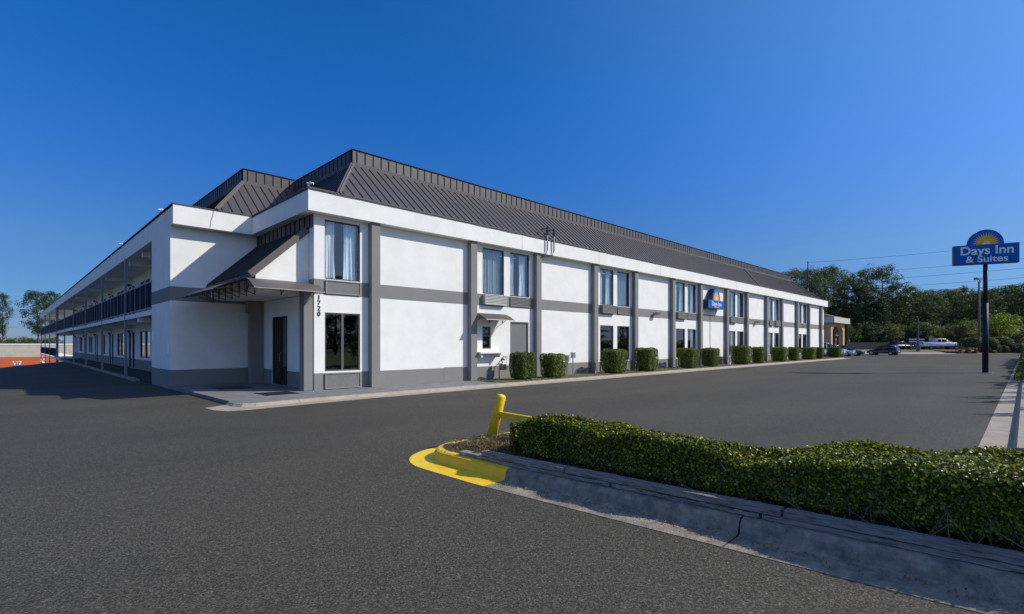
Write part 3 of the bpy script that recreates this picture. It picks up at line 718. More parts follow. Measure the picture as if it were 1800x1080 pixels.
# end wall and rear of the body
wall('wall', 'x', 62.7, 0.0, 12.0, -0.15, 6.15, [], zones)
MB().box(62.3, 62.69, 0.01, 12, -0.1, 6.1).build('wall', M['white'], motel)
MB().box(9.0, 62.2, 11.7, 12.0, -0.1, 6.8).build('wall', M['white'], motel)

# ---- gallery on the left side
GA, RA = -3.1, -1.5
posts = [15.6, 24.5, 33.6, 43.4, 53.2, 64.8, 77.5, 88.5, 100.3]
END = 102.5; BODY = 66.0
mb = MB(); mb.box(GA, GA+0.22, 8.901, END, 5.97, 6.80); mb.build('fascia', M['white'], motel)
MB().box(GA+0.221, RA+3.2, 8.901, END, 5.99, 6.10).build('gallery_ceiling', M['white'], motel)
MB().box(GA, RA-0.001, 8.901, BODY, 2.84, 3.06).box(GA, RA+1.0, BODY+0.001, END, 2.84, 3.06).build('gallery_floor', M['white'], motel)
MB().box(GA-0.02, RA-0.001, 8.95, 58, -0.12, 0.0).build('walkway', M['carpet'], motel)
MB().box(GA-0.24, GA-0.021, 11.4, 56, -0.13, -0.01).build('walkway_edge', M['concdk'], motel)
MB().box(GA, RA+1.0, 58.001, END, -0.22, -0.02).build('lower_deck', M['white'], motel)
for b in ([12.0]+posts):
    MB().box(GA+0.05, RA-0.002, b+0.25, b+0.5, 2.62, 2.839).build('cross_beam', M['white'], motel)
    MB().box(GA+0.222, RA-0.002, b+0.25, b+0.5, 5.72, 5.989).build('cross_beam', M['white'], motel)
for b in posts:
    zb = -0.12 if b < 55 else -3.4
    w2 = 0.055 if b != 64.8 else 0.12
    MB().box(GA-0.03, GA+2*w2-0.03, b-w2, b+w2, zb, 6.0).build('gallery_post', M['post'], motel)
rail = MB(); pan = MB(); allp = [8.92]+posts+[END]
for k in range(len(allp)-1):
    b0, b1 = allp[k]+0.06, allp[k+1]-0.06
    n = max(2, round((b1-b0)/1.28))
    rail.box(GA+0.0, GA+0.06, b0, b1, 4.24, 4.30); rail.box(GA+0.0, GA+0.06, b0, b1, 3.13, 3.18)
    for i in range(n+1):
        bb = b0+(b1-b0)*i/n; rail.box(GA+0.005, GA+0.05, bb-0.022, bb+0.022, 3.07, 4.24)
    pan.box(GA+0.02, GA+0.035, b0, b1, 3.18, 4.24)
    if b0 > 60:
        rail.box(GA+0.0, GA+0.06, b0, b1, 1.06, 1.12)
        pan.box(GA+0.02, GA+0.035, b0, b1, 0.08, 1.06)
rl = rail.build('railing', M['post'], motel); pan.build('railing_panel', M['railp'], rl)
# room wall with paired doors and paired windows on both floors
gh = []; items = []
for k in range(6):
    s = 9.75+9.1*k
    for fz in (0.0, 3.07):
        for (o0, o1, kind) in ((0.0, 1.45, 'w'), (1.6, 3.05, 'w'), (4.9, 5.85, 'd'), (6.25, 7.2, 'd')):
            z0 = fz+(0.75 if kind == 'w' else 0.02); z1 = fz+2.38
            h = (s+o0, s+o1, z0, z1); gh.append(h); items.append((h, kind, fz))
wall('wall', 'x', RA, 8.9, BODY, -3.3, 6.0, gh, [(-4, 0.62, GREY)], depth=0.1)
PX = lambda u, z, d: (RA+d, u, z)
for h, kind, fz in items:
    if kind == 'w':
        window(PX, *h, 'darkglass', False, 0.05, fm=M['frameg'])
    else:
        mb = MB(); mb.box(RA+0.03, RA+0.07, h[0]+.002, h[1]-.002, h[2], h[3]-.002)
        d = mb.build('door', M['doord'], motel)
        MB().box(RA+0.0, RA+0.03, h[0]+0.1, h[0]+0.16, fz+1.0, fz+1.08).build('handle', M['galv'], d)
for k in range(6):
    s = 9.75+9.1*k+6.05
    for fz in (0.0, 3.07):
        l = MB(); l.box(RA-0.10, RA-0.001, s-0.05, s+0.05, fz+2.42, fz+2.50); l.box(RA-0.22, RA-0.10, s-0.09, s+0.09, fz+2.36, fz+2.52)
        l.build('wall_lamp', M['black'], motel)
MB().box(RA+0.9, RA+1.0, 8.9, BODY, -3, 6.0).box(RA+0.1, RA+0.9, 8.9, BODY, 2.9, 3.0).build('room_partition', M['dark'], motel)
MB().box(RA, 9, BODY-0.2, BODY-0.001, -3.3, 6.8).build('wall', M['white'], motel)

# downpipe-like electric conduits hooked over the fascia
for u, du in ((11.62, -0.28), (12.12, -0.62)):
    mb = MB(); mb.tube([(u, 0.0, 7.35), (u, -0.28, 7.40), (u, -0.44, 7.30), (u, -0.44, 6.28), (u-0.1, -0.42, 6.06), (u+du*0.8, -0.2, 5.98), (u+du, -0.06, 5.9), (u+du-0.02, -0.05, 5.6)], 0.04, 8)
    c = mb.build('conduit', M['galv'], motel, smooth=True)
    MB().tube([(u, -0.44, 7.02), (u, -0.44, 7.42)], 0.06, 10).build('cap', M['black'], c)
for u in (22.7, 40.5):
    f = thing('wall_floodlight', ('grey floodlight on the wall band left of the blue wall sign' if u < 30 else 'grey floodlight on the wall band right of the blue wall sign'), 'floodlight', (u, -0.02, 3.6), group='floodlights on the motel front')
    MB().box(u-0.09, u+0.09, -0.05, -0.002, 3.5, 3.68).build('base', M['galv'], f)
    MB().box(u-0.04, u+0.04, -0.22, -0.05, 3.55, 3.62).build('arm', M['galv'], f)
    MB().prism([(-0.36, 3.50), (-0.20, 3.46), (-0.18, 3.72), (-0.42, 3.66)], u-0.16, u+0.16, lambda a, b, d: (d, a, b)).build('lamp_head', M['galv'], f)
def camera_unit(loc, label, d):
    t = thing('security_camera', label, 'security camera', loc, group='cameras on the motel roof edge'); x, y, z = loc
    MB().tube([(x, y, z), (x, y, z+0.10)], 0.03, 8).build('base', M['lens'], t)
    MB().tube([(x, y, z+0.10), (x+d[0]*0.08, y+d[1]*0.08, z+0.16)], 0.045, 8).tube([(x-d[0]*.05, y-d[1]*.05, z+0.13), (x+d[0]*0.17, y+d[1]*0.17, z+0.13)], [0.032, 0.036], 10).build('body', M['lens'], t)
camera_unit((-0.32, -0.30, ZT+0.04), 'white security camera on the roof corner above the tall corner window', (0.7, -0.7))
camera_unit((-3.0, 7.2, ZT+0.04), 'small white camera on the side roof edge, nearest to the left block corner', (-1, 0))
camera_unit((-3.0, 17.0, ZT+0.04), 'small white camera further back along the gallery roof edge', (-1, 0))
# notices on the left block end
MB().box(-3.112, -3.101, 5.75, 6.0, 1.25, 1.6).build('notice', M['signwhite'], motel)
MB().box(-3.114, -3.101, 8.55, 8.72, 1.75, 2.1).build('notice', M['signwhite'], motel)
# kickplate hatch line on the first panel
MB().box(5.55, 6.55, -0.006, -0.001, 0.05, 0.62).build('hatch', M['grey'], motel)

# ================================================================ SIGNS
def sun_poly(cx, cz, r, n, inner, a0=0, a1=math.pi, sy=1.0):
    pts = []
    N = 2*n
    for i in range(N+1):
        t = a0+(a1-a0)*i/N; rr = r if i % 2 else r*inner
        pts.append((cx+rr*math.cos(t), cz+rr*sy*math.sin(t)))
    return pts
def inn_sign(t, fr, W, H, AR, dpt, big, l1, l2, arch_r, rotz):
    """fr(u,v,d): face coordinates -> world (d towards the viewer). AR arch height"""
    rect = [(-W/2, 0), (W/2, 0), (W/2, H), (-W/2, H)]
    arch = [(arch_r*math.cos(math.pi*i/24), H+AR*math.sin(math.pi*i/24)) for i in range(25)]
    b = MB(); b.prism(rect, -dpt, 0, fr); b.build('sign_box', M['signedge'], t)
    b = MB(); b.prism(arch, -dpt, -0.002, fr); b.build('sign_arch', M['signedge'], t)
    m = 0.035*W/3
    b = MB(); b.prism([(-W/2+m, m), (W/2-m, m), (W/2-m, H-m), (-W/2+m, H-m)], 0.0, 0.012, fr); f = b.build('sign_face', M['signblue'], t)
    b = MB(); b.prism([((arch_r-m)*math.cos(math.pi*i/24), H+0.002+(AR-m)*math.sin(math.pi*i/24)) for i in range(25)], 0.0, 0.010, fr); b.build('arch_face', M['signsky'], t)
    # swoosh line and half sun
    b = MB(); b.prism([(-W/2+2*m, H-2.6*m), (0, H-0.2*m), (W/2-2*m, H-2.0*m), (0, H+0.5*m)], 0.012, 0.016, fr); b.build('swoosh', M['signyel'], t)
    sp = sun_poly(0, H, arch_r*0.80, 15, 0.66, 0.02, math.pi-0.02, AR/arch_r)
    b = MB(); c = (0, H)
    for i in range(len(sp)-1):
        b.face([fr(c[0], c[1], 0.0145), fr(sp[i][0], sp[i][1], 0.0145), fr(sp[i+1][0], sp[i+1][1], 0.0145)])
    b.build('sun_emblem', M['signyel'], t, fixn=False)
    b = MB(); q = [(arch_r*0.22*math.cos(math.pi*i/16), H+AR*0.22*math.sin(math.pi*i/16)) for i in range(17)]
    b.prism(q, 0.015, 0.017, fr); b.build('sun_centre', M['signpale'], t)
# wall sign on the motel
ws = thing('wall_sign', 'blue box sign with a half-sun arch on the motel wall between two pilasters', 'sign', (31.2, -0.05, 4.4))
SU, SD, SZ = 31.15, -0.50, 4.30
frw = lambda u, v, d: (SU+u, SD-d, SZ+v)
inn_sign(ws, frw, 2.85, 0.64, 0.92, 0.42, None, None, None, 0.70, 0)
text('Days Inn', 0.47, (SU, SD-0.03, SZ+0.20), (R(90), 0, 0), M['signwhite'], 'lettering', ws, 0.008, 0.008, 1.02)
text('BY WYNDHAM', 0.11, (SU, SD-0.03, SZ+0.06), (R(90), 0, 0), M['signwhite'], 'lettering', ws, 0.005, 0.0, 1.3)
MB().box(SU-0.01, SU+0.01, -0.03, -0.002, 0.6, SZ-0.02).build('conduit', M['frameg'], ws)
MB().box(SU-1.2, SU-1.1, -0.09, -0.002, SZ+.2, SZ+.3).box(SU+1.1, SU+1.2, -0.09, -0.002, SZ+.2, SZ+.3).build('bracket', M['galv'], ws)

# pylon sign
px, py, _ = at(1732, 656, 29.9); 
pylon = thing('pylon_sign', 'tall navy pole sign with a blue panel and yellow half-sun arch at the lot edge', 'sign', (px, py, -0.1))
U = Vector((0.332, -0.942, 0)).normalized(); N = Vector((-0.942, -0.332, 0)).normalized()
PS = Vector((px, py, 6.27))
frp = lambda u, v, d: tuple(PS+U*(u-0.02)+Vector((0, 0, v))+N*(d+0.18))
inn_sign(pylon, frp, 2.92, 1.14, 0.86, 0.36, None, None, None, 0.80, 0)
rz = math.atan2(U.y, U.x)
t0 = PS+N*0.20
text('Days Inn', 0.67, tuple(t0+Vector((0, 0, 0.575))), (R(90), 0, rz), M['signwhite'], 'lettering', pylon, 0.006, 0.012, 1.03)
text('& Suites', 0.52, tuple(t0+Vector((0, 0, 0.12))), (R(90), 0, rz), M['signwhite'], 'lettering', pylon, 0.006, 0.008, 1.12)
MB().tube([(px, py, -0.1), (px, py, 4.0)], 0.14, 20).build('pole', M['poleblue'], pylon, smooth=True)
MB().tube([(px, py, 4.0), (px, py, 6.28)], 0.105, 20).build('pole', M['poleblue'], pylon, smooth=True)
MB().tube([(px, py, -0.098), (px, py, -0.07)], 0.36, 20).build('base_plate', M['concdk'], pylon)

# ================================================================ ISLAND WITH HEDGE
def SHR(y): return 0.072*max(0.0, -12.5-y)
def island_path(inset):
    x0, x1, y1, y0, r = -3.5+inset, 0.0-inset, -10.4-inset, -34, max(1.0-inset, 0.3)
    P = []; y = y0
    brk = [-12.56, -15.42, -18.4, -21.4, -24.4, -27.4]
    n = 90
    P = [(x0, y0+(y1-r-y0)*i/n) for i in range(n+1)]
    P += [(x0+r-r*math.cos(t), y1-r+r*math.sin(t)) for t in [math.pi/2*i/14 for i in range(1, 15)]]
    P += [(x0+r+(x1-r-x0-r)*i/8, y1) for i in range(1, 8)]
    P += [(x1-r+r*math.sin(t), y1-r+r*math.cos(t)) for t in [math.pi/2*i/14 for i in range(0, 15)]]
    P += [(x1, y1-r+(y0-(y1-r))*i/n) for i in range(1, n+1)]
    return [(x+SHR(y), y) for x, y in P]
profile = [(0, -0.13), (0, -0.094), (0.325, -0.090), (0.35, -0.078), (0.372, 0.012), (0.39, 0.040), (0.425, 0.056), (0.50, 0.060), (0.50, -0.1)]
paths = [island_path(i) for i, _ in profile]
NP = len(paths[0]); joints = [-15.42, -18.4, -21.4]
for which in (0, 1):
    mb = MB(); run = []
    def isyel(k): x, y = paths[0][k]; x2, y2 = paths[0][k+1]; return (y+y2)/2 > -12.56
    for k in range(NP-1):
        if isyel(k) != (which == 0): continue
        i = len(mb.v); y = paths[0][k][1]; y2 = paths[0][k+1][1]
        g0 = g1 = 0.0
        for jn in joints:
            if min(y, y2) < jn <= max(y, y2):
                g1 = 0.05
        A = [Vector((paths[j][k][0], paths[j][k][1], profile[j][1])) for j in range(len(profile))]
        B = [Vector((paths[j][k+1][0], paths[j][k+1][1], profile[j][1])) for j in range(len(profile))]
        if g1: B = [a+(b-a)*0.94 for a, b in zip(A, B)]
        h = len(profile)
        mb.v += [tuple(p) for p in A]+[tuple(p) for p in B]
        for j in range(h-1): mb.f.append((i+j, i+j+1, i+h+j+1, i+h+j)); mb.m.append(0)
        if g1: mb.f.append(tuple(i+h+j for j in range(h))); mb.m.append(0)
    o = mb.build('kerb', M['yellow'] if which == 0 else M['concdk'], smooth=False, fixn=False); struct(o)
mb = MB(); inner = island_path(0.50)
cxm = -1.75
def mz(x, y): 
    e = min(x+3.0, -0.5-x+0.0, -10.9-y)
    return 0.055+0.05*smooth(max(0, e)/0.5)+0.012*math.sin(x*9+y*5)+0.01*math.sin(y*13)
gx = ls(-2.995, -0.505, 16); gy = ls(-34, -10.92, 150); g = MB()
def clampin(x, y):
    r = 0.5; X0, X1, Y1 = -3.0, -0.5, -10.9
    for cx_ in (X0+r, X1-r):
        if y > Y1-r and ((cx_ == X0+r and x < cx_) or (cx_ == X1-r and x > cx_)):
            d = math.hypot(x-cx_, y-(Y1-r))
            if d > r: x = cx_+(x-cx_)*r/d; y = Y1-r+(y-(Y1-r))*r/d
    return x, y
for y in gy:
    for x in gx: X, Y = clampin(x, y); g.v.append((X+SHR(Y), Y, mz(X, Y)))
nx = len(gx)
for j in range(len(gy)-1):
    for i in range(nx-1): g.f.append((j*nx+i, j*nx+i+1, (j+1)*nx+i+1, (j+1)*nx+i)); g.m.append(0)
struct(g.build('mulch_bed', M['mulch'], smooth=True, fixn=False))
def isl_pt():
    while True:
        x = random.uniform(-2.85, -0.7); y = random.triangular(-20, -11.08, -11.5)
        X, Y = clampin(x, y)
        if (X, Y) == (x, y): return (x+SHR(y), y, mz(x, y)+random.uniform(0, 0.02))
scatter('leaf_litter', 16000, isl_pt, M['straw'], 0.045, 'dry grass and leaf litter on the island round the bollard and hedge foot', 'leaf litter', asp=0.3, jit=1.0)
def nose_pt():
    t = random.random(); x = random.gauss(-2.15, 0.38); y = random.gauss(-11.5, 0.28); X, Y = clampin(x, y)
    return (X, Y, mz(X, Y)+abs(random.gauss(0, 0.028)))
scatter('dry_grass', 3500, nose_pt, M['straw'], 0.07, 'tuft of dry brown grass at the foot of the yellow bollard', 'grass', asp=0.12, jit=1.5)

scatter('gutter_debris', 600, lambda: (lambda y: (random.triangular(-3.47, -3.14, -3.25)+SHR(y), y, -0.08+random.uniform(0, 0.008)))(random.uniform(-18, -12.7)), M['straw'], 0.028,
        'dry leaves and grit lying in the gutter along the island kerb', 'debris', asp=0.4, jit=0.7)
# timbers
def timber(x, y0, y1, z, wd, ht, label, seed, rot=0.0):
    rr = random.Random(seed); n = 40; mb = MB(); ring = 8
    for i in range(n+1):
        y = y0+(y1-y0)*i/n; endr = 1.0
        base = [(-wd/2, 0), (0, -0.002), (wd/2, 0), (wd/2, ht*.5), (wd/2, ht), (0, ht*1.03), (-wd/2, ht), (-wd/2, ht*.5)]
        for k, (u, v) in enumerate(base):
            j = 0.0015+rot*0.002
            du = rr.gauss(0, j)+0.003*math.sin(y*3+k); dv = rr.gauss(0, j*0.6)
            if k in (5, 6) and rot > 1 and math.sin(y*2.1+seed) > 0.2: dv -= ht*0.3*rr.random()
            mb.v.append((x+SHR(y)+u+du+0.008*math.sin(y*0.9+seed), y, z+v+dv))
    for i in range(n):
        for k in range(ring):
            a = i*ring+k; b = i*ring+(k+1) % ring; mb.f.append((a, b, b+ring, a+ring)); mb.m.append(0)
    mb.f.append(tuple(range(ring))[::-1]); mb.m.append(0); mb.f.append(tuple(n*ring+k for k in range(ring))); mb.m.append(0)
    o = mb.build('landscape_timber', M['timber']); tag(o, label, 'timber', 'weathered timbers edging the island'); return o
timber(-2.985, -11.65, -14.05, 0.064, 0.12, 0.042, 'lower grey timber behind the kerb, beginning just past the yellow paint', 1, 0.3)
timber(-2.985, -14.08, -15.55, 0.064, 0.12, 0.042, 'short rotted dark timber in the lower course, left of the kerb joint', 2, 1.2)
timber(-2.985, -15.58, -18.0, 0.064, 0.12, 0.042, 'lower grey timber nearest the camera at the lower right', 3, 0.5)
timber(-2.985, -18.03, -20.5, 0.064, 0.12, 0.042, 'lower timber running on past the right picture edge', 4, 0.5)
timber(-2.975, -12.1, -13.45, 0.114, 0.12, 0.058, 'short upper timber at the hedge end nearest the bollard', 5, 0.3)
timber(-2.975, -13.48, -15.72, 0.114, 0.12, 0.058, 'upper grey timber under the middle of the long hedge', 6, 0.5)
timber(-2.975, -15.75, -18.1, 0.114, 0.12, 0.058, 'upper grey timber nearest the camera, ending at the right picture edge', 7, 0.3)
timber(-2.975, -18.13, -20.5, 0.114, 0.12, 0.058, 'upper timber running on past the right picture edge', 8, 0.3)

# bollard and rail
bo = thing('bollard', 'yellow painted steel bollard leaning at the nose of the island', 'bollard', (-1.91, -11.05, 0.05))
p0 = Vector((-1.91, -11.05, 0.0)); p1 = Vector((-1.745, -11.13, 0.74)); d = (p1-p0)
MB().tube([p0, p1-d*0.03, p1+d*0.01, p1+d*0.035, p1+d*0.045], [0.083, 0.083, 0.08, 0.055, 0.02], 24).build('post', M['yellow'], bo, smooth=True)
rlg = MB(); rlg.bar((-1.80, -11.16, 0.40), (-1.85, -12.6, 0.375), 0.05, 0.10)
rlg.build('rail', M['yellow'], bo, bevel=0.008)

# long hedge
def hprof(b):
    pts = [(-11.85, .40), (-12.3, .46), (-12.8, .60), (-13.1, .64), (-13.6, .60), (-14.2, .60), (-14.6, .62), (-15.0, .54), (-15.35, .525), (-15.7, .57), (-16.1, .60), (-16.5, .65), (-17.2, .68), (-18, .68), (-19.6, .68), (-21, .6)]
    for (b0, h0), (b1, h1) in zip(pts, pts[1:]):
        if b1 <= b <= b0: return h0+(h1-h0)*(b0-b)/(b0-b1)
    return .4
def rprof(b): 
    pts = [(-11.8, -2.0), (-12.4, -1.95), (-14.5, -1.9), (-15.6, -1.65), (-16.2, -1.25), (-17, -1.0), (-22, -0.9)]
    for (b0, h0), (b1, h1) in zip(pts, pts[1:]):
        if b1 <= b <= b0: return h0+(h1-h0)*(b0-b)/(b0-b1)
    return -0.65
def lump(a, b): return 0.03*math.sin(a*5.1+b*3.3)+0.025*math.sin(b*7.9+a*2)+0.02*math.sin(a*11+b*9)
def hpoint(b, t, off=0.0):
    """t 0..1 round the section from the near foot to the far foot"""
    aL = -2.72+0.02*math.sin(b*2.3)+0.027*max(0, -12.5-b); aR = rprof(b); H = hprof(b)-0.09; c = (aL+aR)/2; hw = (aR-aL)/2
    th = math.pi*(1-t); e = 0.30
    cu = math.copysign(abs(math.cos(th))**e, math.cos(th)); sv = abs(math.sin(th))**e
    endf = min(1, max(0.25, (-12.2-b)/0.3))**0.5
    n = Vector((cu*0.9*abs(math.cos(th))**0.3, 0.0, sv)); 
    if b > -12.25: n += Vector((0, 0.8, 0))
    n.normalize()
    k = 1+0
    a = c+cu*hw*endf*(1-(0.42 if cu < 0 else 0.1)*(1-sv)); z = 0.09+sv*H*endf*(1.0-0.13*(cu+1)/2)
    l = lump(a, b)+0.02*math.sin(z*17+b*6); 
    return Vector((a, b, z))+n*(l+off), n
_tt = []; _L = [0.0]
for i_ in range(401):
    th_ = math.pi*(1-i_/400); _tt.append((math.copysign(abs(math.cos(th_))**0.30, math.cos(th_))*0.45, abs(math.sin(th_))**0.30*0.58))
for i_ in range(400): _L.append(_L[-1]+math.hypot(_tt[i_+1][0]-_tt[i_][0], _tt[i_+1][1]-_tt[i_][1]))
def arc_t(u): return float(np.interp(u*_L[-1], _L, np.linspace(0, 1, 401)))
H_ = thing('hedge', 'long low dark green hedge on the kerbed island at lower right', 'hedge', (-1.6, -15.5, 0.09))
pts = []; nrs = []
for _ in range(185000):
    b = random.uniform(-20.6, -12.3) if random.random() < .6 else random.uniform(-17.6, -12.3); t = arc_t(random.random() if random.random() < 0.5 else random.uniform(0.0, 0.8))
    p, n = hpoint(b, t, -abs(random.gauss(0, 0.035))+random.gauss(0, 0.012)+0.015)
    pts.append(p); nrs.append(n)
for _ in range(5000):
    z = random.uniform(0.08, 0.52); x = random.uniform(-2.6, -2.05); pts.append(Vector((x, -12.22-random.random()*0.12+0.04*math.sin(x*9), z))); nrs.append(Vector((0, 1, 0.3)))
v, q = leaves(np.array([tuple(p) for p in pts]), np.array([tuple(n) for n in nrs]), 0.032, 0.68, 0.5)
np_mesh('foliage', v-np.array(H_.location), q, M['hedge'], H_)
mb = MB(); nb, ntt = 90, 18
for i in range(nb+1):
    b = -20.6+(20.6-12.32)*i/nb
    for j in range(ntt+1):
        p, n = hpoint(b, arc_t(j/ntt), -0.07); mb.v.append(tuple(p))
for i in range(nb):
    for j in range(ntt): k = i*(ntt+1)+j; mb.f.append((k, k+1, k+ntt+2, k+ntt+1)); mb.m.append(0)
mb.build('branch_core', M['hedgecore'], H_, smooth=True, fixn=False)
mb = MB()
for i in range(110):
    b = random.uniform(-19, -12.1); a = random.uniform(-2.62, -2.2)
    z = 0.06; p = [(a, b, z)]; q2 = Vector((a+random.gauss(0, .08)-0.05, b+random.gauss(0, .15), z+random.uniform(.12, .35)))
    q3 = q2+Vector((random.gauss(-.04, .06), random.gauss(0, .1), random.uniform(.02, .12))); mb.tube([p[0], q2, q3], [0.0045, 0.003, 0.0015], 4, cap=False)
mb.build('stems', M['twig'], H_, fixn=False)

# ================================================================ BOXY SHRUBS ALONG THE WALL
def bush_mesh(seed, n=6500, ls_=0.052):
    """unit clipped box shrub, 1 m cube-ish"""
    r = np.random.default_rng(seed)
    p = r.uniform(-1, 1, (n*2, 3)); ax = r.integers(0, 3, n*2); sg = np.where(r.random(n*2) < 0.5, -1, 1)
    p[np.arange(n*2), ax] = sg; keep = ~((ax == 2) & (sg < 0)); p = p[keep][:n]
    nr = p.copy(); e = 9.0
    L = (np.abs(p)**e).sum(1)**(1/e); p = p/L[:, None]
    nr = np.sign(p)*np.abs(p)**(e-1); nr /= np.linalg.norm(nr, axis=1)[:, None]
    zz = (p[:, 2]+1)/2
    w = 0.5*(0.84+0.14*np.clip(zz*1.6, 0, 1))
    lum = 0.02*np.sin(p[:, 0]*5+seed)+0.025*np.sin(p[:, 1]*6+p[:, 2]*4+seed*2)
    c = np.stack([p[:, 0]*w, p[:, 1]*w, 0.03+zz*0.97], 1)+nr*(lum-np.abs(r.normal(0, 0.03, len(p)))+0.01)[:, None]
    v, q = leaves(c, nr, ls_, 0.7, 0.6)
    f = np_mesh('foliage', v, q, M['bush'])
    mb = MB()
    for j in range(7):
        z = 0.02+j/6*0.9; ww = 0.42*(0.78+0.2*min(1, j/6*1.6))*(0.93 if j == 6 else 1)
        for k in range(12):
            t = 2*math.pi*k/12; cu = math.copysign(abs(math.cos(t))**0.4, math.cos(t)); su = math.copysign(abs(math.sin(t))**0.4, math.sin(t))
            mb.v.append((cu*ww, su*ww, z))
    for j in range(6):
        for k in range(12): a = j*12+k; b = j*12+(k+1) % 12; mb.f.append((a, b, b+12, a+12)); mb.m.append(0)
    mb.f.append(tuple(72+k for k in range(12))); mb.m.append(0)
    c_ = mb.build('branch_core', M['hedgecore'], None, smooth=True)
    s = MB()
    for k in range(5): s.tube([(random.uniform(-.1, .1), random.uniform(-.1, .1), -0.05), (random.uniform(-.25, .25), random.uniform(-.25, .25), 0.25)], 0.018, 5)
    st = s.build('stem', M['twig'], None)
    return f, c_, st
protos = [bush_mesh(s) for s in (11, 12, 13)]
def WBx(px, b0):
    v = Vector(((px-900)/FPX, 1.0)); a_ = v.x*AX+v.y*AY; b_ = -v.x*AY+v.y*AX; s = (b0-CY)/b_; return CX+s*a_, s
bush_data = [(918, 46, 621, 'boxy green shrub in front of the grey service door, nearest the gas meter'),
    (972, 47, 623, 'boxy green shrub before the third pilaster, second from the gas meter'),
    (1079, 48, 615, 'large boxy green shrub below the first pair of ground-floor windows, left one of that pair'),
    (1136, 42, 613, 'boxy green shrub tapering to its foot, just right of the first pair of ground-floor windows'),
    (1210, 38, 613, 'boxy green shrub before the second pair of ground-floor windows'),
    (1248, 34, 613, 'boxy green shrub standing below the blue wall sign'),
    (1303, 36, 609, 'wide boxy green shrub in front of the window bay right of the wall sign'),
    (1333, 24, 611, 'narrow shrub touching the right side of the wide one beyond the wall sign'),
    (1370, 30, 611, 'fifth boxy shrub from the far corner of the motel'),
    (1395, 21, 611, 'fourth boxy shrub from the far corner of the motel, narrow in view'),
    (1421, 26, 611, 'third boxy shrub from the far corner of the motel'),
    (1441, 15, 611, 'second boxy shrub from the far corner of the motel, narrowest in view'),
    (1466, 25, 611, 'last boxy shrub at the far corner of the motel, in front of the silver car')]
for i, (bx, wpx, ty, lab) in enumerate(bush_data):
    b0 = -1.38 if i < 12 else -1.2
    a, dep = WBx(bx, b0); wm = wpx*dep/FPX/1.27; hm = EYE+(605-ty)*dep/FPX
    t = thing('boxy_shrub', lab, 'shrub', (a, b0, 0.0), rz=(i % 4)*math.pi/2, group='clipped boxy shrubs along the motel wall')
    t.scale = (wm, wm, hm)
    for src in protos[i % 3]:
        c = src.copy(); col.objects.link(c); c.parent = t
for pr in protos:
    for o in pr: bpy.data.objects.remove(o)

# gas meter and cable pedestal by the wall
gm = thing('gas_meter', 'grey gas meter with pipes against the wall below the order window', 'gas meter', (8.62, -0.4, 0.0))
MB().box(8.45, 8.75, -0.5, -0.28, 0.42, 0.72).build('meter_body', M['galv'], gm, bevel=0.03)
MB().tube([(8.38, -0.38, 0), (8.38, -0.38, 0.8), (8.5, -0.38, 0.9), (8.6, -0.38, 0.72)], 0.025, 8).tube([(8.82, -0.38, 0.72), (8.86, -0.38, 0.95), (8.98, -0.3, 1.0), (8.98, -0.02, 1.0)], 0.025, 8).build('pipe', M['galv'], gm, smooth=True)
MB().tube([(8.6, -0.42, 0.86), (8.6, -0.42, 0.96)], 0.09, 14).build('regulator', M['galv'], gm, smooth=True)
pe = thing('cable_pedestal', 'small grey cable box on thin pipes against the blank wall panel', 'utility box', (13.9, -0.2, 0.0))
MB().box(13.82, 14.06, -0.3, -0.14, 0.86, 1.16).build('box', M['galv'], pe, bevel=0.01)
MB().tube([(13.88, -0.22, 0), (13.9, -0.22, 0.9)], 0.02, 6).tube([(14.0, -0.2, 0.9), (13.97, -0.2, 0.5), (14.06, -0.2, 0)], 0.012, 6).build('pipe', M['galv'], pe)
for (a, b, lab) in ((15.1, -0.9, 'white cap on the ground beside the fourth pilaster, left of the large shrub'), (31.9, -1.2, 'white cap on the ground right of the shrub below the wall sign')):
    t = MB().prism([(0.09*math.cos(k*math.pi/5), 0.09*math.sin(k*math.pi/5)) for k in range(10)], 0.0, 0.17, lambda u, v, d: (a+u*(1-d), b+v*(1-d), d)).build('cleanout_cap', M['lens'])
    tag(t, lab, 'cap')
mb = MB(); mb.box(-2.2, -1.1, 2.6, 4.0, 0.006, 0.018); tag(mb.build('door_mat', M['black']), 'black mat on the slab before the side door', 'mat')
mb = MB()
for k in range(9): mb.box(-1.75, -0.85, -0.7+k*0.12, -0.63+k*0.12, 0.006, 0.014)
mb.box(-1.8, -1.75, -0.75, 0.4, 0.006, 0.02); mb.box(-0.85, -0.8, -0.75, 0.4, 0.006, 0.02)
tag(mb.build('drain_grate', M['black']), 'dark floor grate in the slab near the corner window', 'grate')

